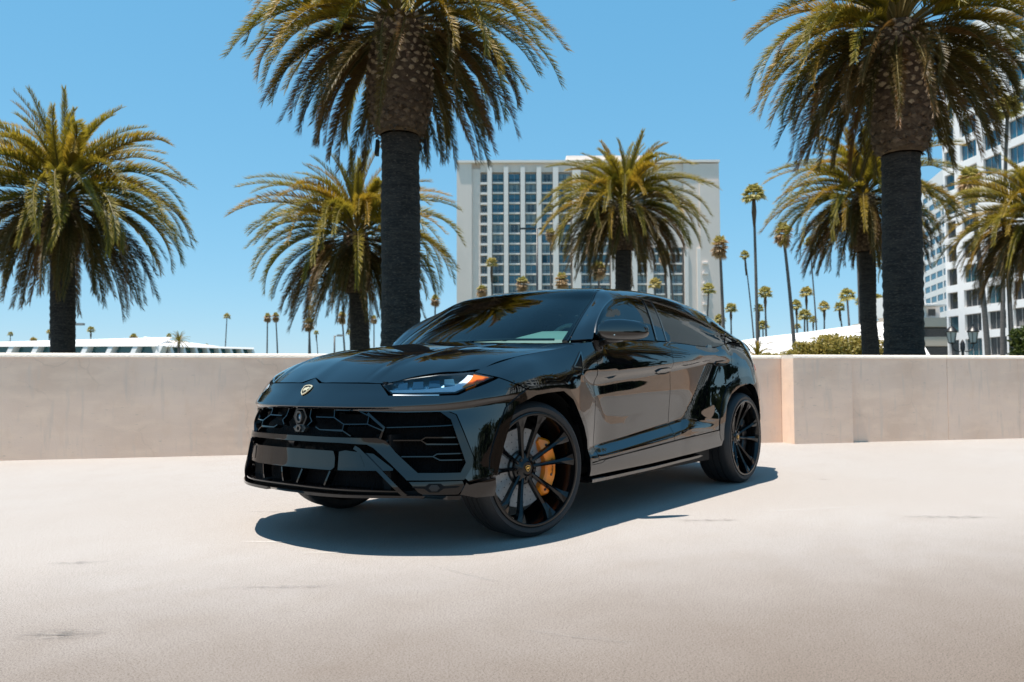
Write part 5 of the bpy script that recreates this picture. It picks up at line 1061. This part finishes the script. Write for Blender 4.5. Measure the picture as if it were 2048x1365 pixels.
# ================================================================== street furniture and planting
BLK = mat('black_painted_metal', (.012, .012, .014), .4)
FROST = mat('frosted_lantern_glass', (.55, .54, .52), .35)
L0 = Vector((-29.06, -1.17, -3.66)); t = empty('street_lantern', L0); tag(t, 'black twin-headed street lantern with frosted glass in front of the white tower', 'street lamp')
mb = MB(); mb.tube([(0, 0, 0), (0, 0, .8), (0, 0, 5.6)], [.12, .07, .05], 10); mb.tube([(0, 0, 5.55), (0, 0, 5.78), (0, 0, 5.86), (0, 0, 5.93)], [.085, .085, .05, .01], 10); mb.build('post', BLK, t, ang=50)
for s_ in (-1, 1):
    c = RH*(s_*.39); mb = MB(); mb.tube([RH*(s_*(.39-.19*math.cos(a)-.19))*1.0+Vector((0, 0, 5.55-.19*math.sin(a))) if False else RH*(s_*(.195-.195*math.cos(a)))+Vector((0, 0, 5.62-.20*math.sin(a)+.16*(a/math.pi))) for a in np.linspace(0, math.pi, 12)], .018, 6)
    mb.build('arm', BLK, t, smooth=True); z = 5.80
    mb = MB(); mb.lathe([(.05, z-.03), (.11, z), (.12, z+.02)], 8, c=(c.x, c.y, 0)); mb.lathe([(.20, z+.40), (.205, z+.43), (.13, z+.53), (.10, z+.555), (.05, z+.60), (.015, z+.62), (.012, z+.68), (.001, z+.70)], 16, c=(c.x, c.y, 0))
    for k in range(6): a = k*math.pi/3; mb.tube([(c.x+.115*math.cos(a), c.y+.115*math.sin(a), z+.01), (c.x+.18*math.cos(a), c.y+.18*math.sin(a), z+.41)], .010, 5)
    lh = mb.build('lantern_head', BLK, t, ang=40); mb = MB(); mb.lathe([(.01, z+.02), (.105, z+.02), (.17, z+.40), (.01, z+.40)], 12, c=(c.x, c.y, 0)); mb.build('glass', FROST, lh, smooth=False)
def pole(x, y, H, arms, label, head):
    t = empty('car_park_light', (x, y, -4)); tag(t, label, 'street lamp'); mb = MB(); mb.tube([(0, 0, 0), (0, 0, H)], [.10+H*.004, .06+H*.003], 8); mb.build('post', BLK, t, smooth=True)
    for d, Lh in arms:
        c0 = RH*d*.3; mb = MB(); mb.tube([(0, 0, H-.1), tuple(c0*1.2+Vector((0, 0, H)))], .05, 6); mb.prism([c0+Vector((0, 0, H-.10))-FH*.2, c0+Vector((0, 0, H-.10))+FH*.2, c0+Vector((0, 0, H+.12))+FH*.2, c0+Vector((0, 0, H+.12))-FH*.2], RH*d, Lh); fixn(mb.build('lamp_head', BLK if head else MULL, t))
pole(-92.58, -66.35, 27.3, ((-1, 2.2), (1, .9)), 'tall black twin-headed car park light rising over the roof of the car', True)
pole(-54.93, -67.19, 9.75, ((1, .7),), 'small grey single-arm street light between the left palms', False)
pole(-32.0, -80.3, 10.4, ((1, 1.3),), 'street light arm poking out from behind the far left palm trunk', False)
# leafy shrubs
LEAF = leafmat('olive_shrub_leaf', (.26, .22, .05), (.42, .32, .08), (.34, .24, .07), .5); HEDG = leafmat('dark_hedge_leaf', (.035, .06, .012), (.10, .12, .02), (.05, .07, .015), .3); TREE = leafmat('dark_tree_leaf', (.03, .045, .015), (.06, .075, .02), (.04, .05, .02), .3)
TWIG = mat('twig_bark', (.08, .06, .045), .9)
def leafcloud(name, P, S, sz, m, parent, seed):
    r = np.random.default_rng(seed); n = len(P); nrm = r.normal(size=(n, 3)); nrm /= np.linalg.norm(nrm, axis=1)[:, None]; a = np.cross(nrm, r.normal(size=(n, 3))); a /= np.linalg.norm(a, axis=1)[:, None]; b = np.cross(nrm, a)
    s = sz*r.uniform(.6, 1.3, (n, 1)); V = np.stack([P-a*s, P-b*s*.55, P+a*s, P+b*s*.55], 1).reshape(-1, 3)
    me = bpy.data.meshes.new(name); me.from_pydata(V.tolist(), [], [(4*i, 4*i+1, 4*i+2, 4*i+3) for i in range(n)]); t_ = me.attributes.new('tipness', 'FLOAT', 'POINT'); t_.data.foreach_set('value', np.repeat(r.random(n), 4)); me.materials.append(m); me.update()
    return link(name, me, parent)
def shrub(x, y, z0, rx, rz, label, m, n=2600, seed=0, name='shrub', cat='bush', sz=.13, trunk=None):
    r = np.random.default_rng(seed); t = empty(name, (x, y, z0)); tag(t, label, cat); cl = r.normal(size=(16, 3))*[rx*.42, rx*.42, rz*.30]; idx = r.integers(0, 16, n)
    P = cl[idx]+r.normal(size=(n, 3))*[rx*.22, rx*.22, rz*.17]; P[:, 2] = np.minimum(np.abs(P[:, 2]+rz*.5), rz*r.uniform(.8, 1.05, n)); 
    if trunk: P[:, 2] += trunk
    leafcloud('foliage', P, None, sz, m, t, seed); mb = MB()
    for k in range(5): a = k*1.3; mb.tube([(0, 0, 0), (0, 0, trunk or .1), (.4*rx*math.cos(a), .4*rx*math.sin(a), (trunk or 0)+rz*.7)], [.12 if trunk else .05, .09 if trunk else .04, .02], 6)
    mb.build('stem', TWIG, t); return t
for i, (x, y, rx, z1, lab) in enumerate(SHRUBS): shrub(x, y, -1.0, rx, z1+1.25, lab, LEAF, 9000, 60+i, sz=.12)
# clipped hedge at the right edge
t = empty('clipped_hedge', (-42.5, -.45, 0), math.atan2(RH.y, RH.x)); tag(t, 'dense dark green clipped hedge at the right edge above the wall', 'hedge')
r = np.random.default_rng(5); n = 26000; P = r.uniform([-.0, -1.2, -3], [4.5, 1.2, 3.22], (n, 3)); f = r.integers(0, 4, n); P[f == 0, 0] = r.normal(.02, .06, (f == 0).sum()); P[f == 1, 2] = r.normal(3.2, .06, (f == 1).sum()); P[f == 2, 1] = r.normal(1.2, .06, (f == 2).sum()); P[f == 3, 1] = r.normal(-1.2, .06, (f == 3).sum())
leafcloud('foliage', P, None, .09, HEDG, t, 3); mb = MB(); mb.box(.15, 4.4, -1.05, 1.05, -3, 3.05); mb.build('twig_core', TWIG, t)
# low feather palms
for (x, y, z, R, lab, k) in [(-74.5, -134.5, 8.6, 2.2, 'low feathery palm in front of the low white office', 6), (-90.5, -17.5, 14.4, 2.6, 'small straggly palm beside the beige garage', 8), (-66, -61, 5.3, 1.6, 'low tufted palm between the two left-hand trunks', 9), (-60, -20.5, 3.2, 1.6, 'low tufted palm just right of the tail of the car', 10)]:
    root = empty('low_palm', (x, y, -4)); tag(root, lab, 'palm tree'); mb = MB(); mb.tube([(0, 0, 0), (0, 0, z+4-.4*R)], .25, 8); mb.build('trunk', SLIM, root, smooth=True); r_ = random.Random(k)
    for q in range(34):
        o = bpy.data.objects.new('frond', r_.choice(FR[min(11, int(q/34*8))])); COL.objects.link(o); o.parent = root; o.location = (0, 0, z+4-.5*R); o.rotation_euler = (0, 0, q*2.4); o.scale = (R/3.6,)*3
# trees and a building on the far side of the deck, seen only in the car's paint
for i in range(9):
    q = i/8; p = B+N1*(2+34*q)-E1*(-1)*(9+3*math.sin(i*2.1)); x, y = p.x, p.y
    shrub(x, y, -4, 3.0+.5*math.sin(i*1.7), 4.6, 'round dark street tree number %s beyond the end wall, seen in the door reflections' % ('one two three four five six seven eight nine'.split()[i]), TREE, 2600, 200+i, 'street_tree', 'tree', .30, trunk=2.2+.8*math.cos(i))
grid_tower('office_tower', (-150, 95), (-95, 150), 'pale gridded tower outside the picture, mirrored in the side glass', 78, 62, 3, 6, 4, 6, 4, 2.4, 20, lambda a, z: WDK, 1)
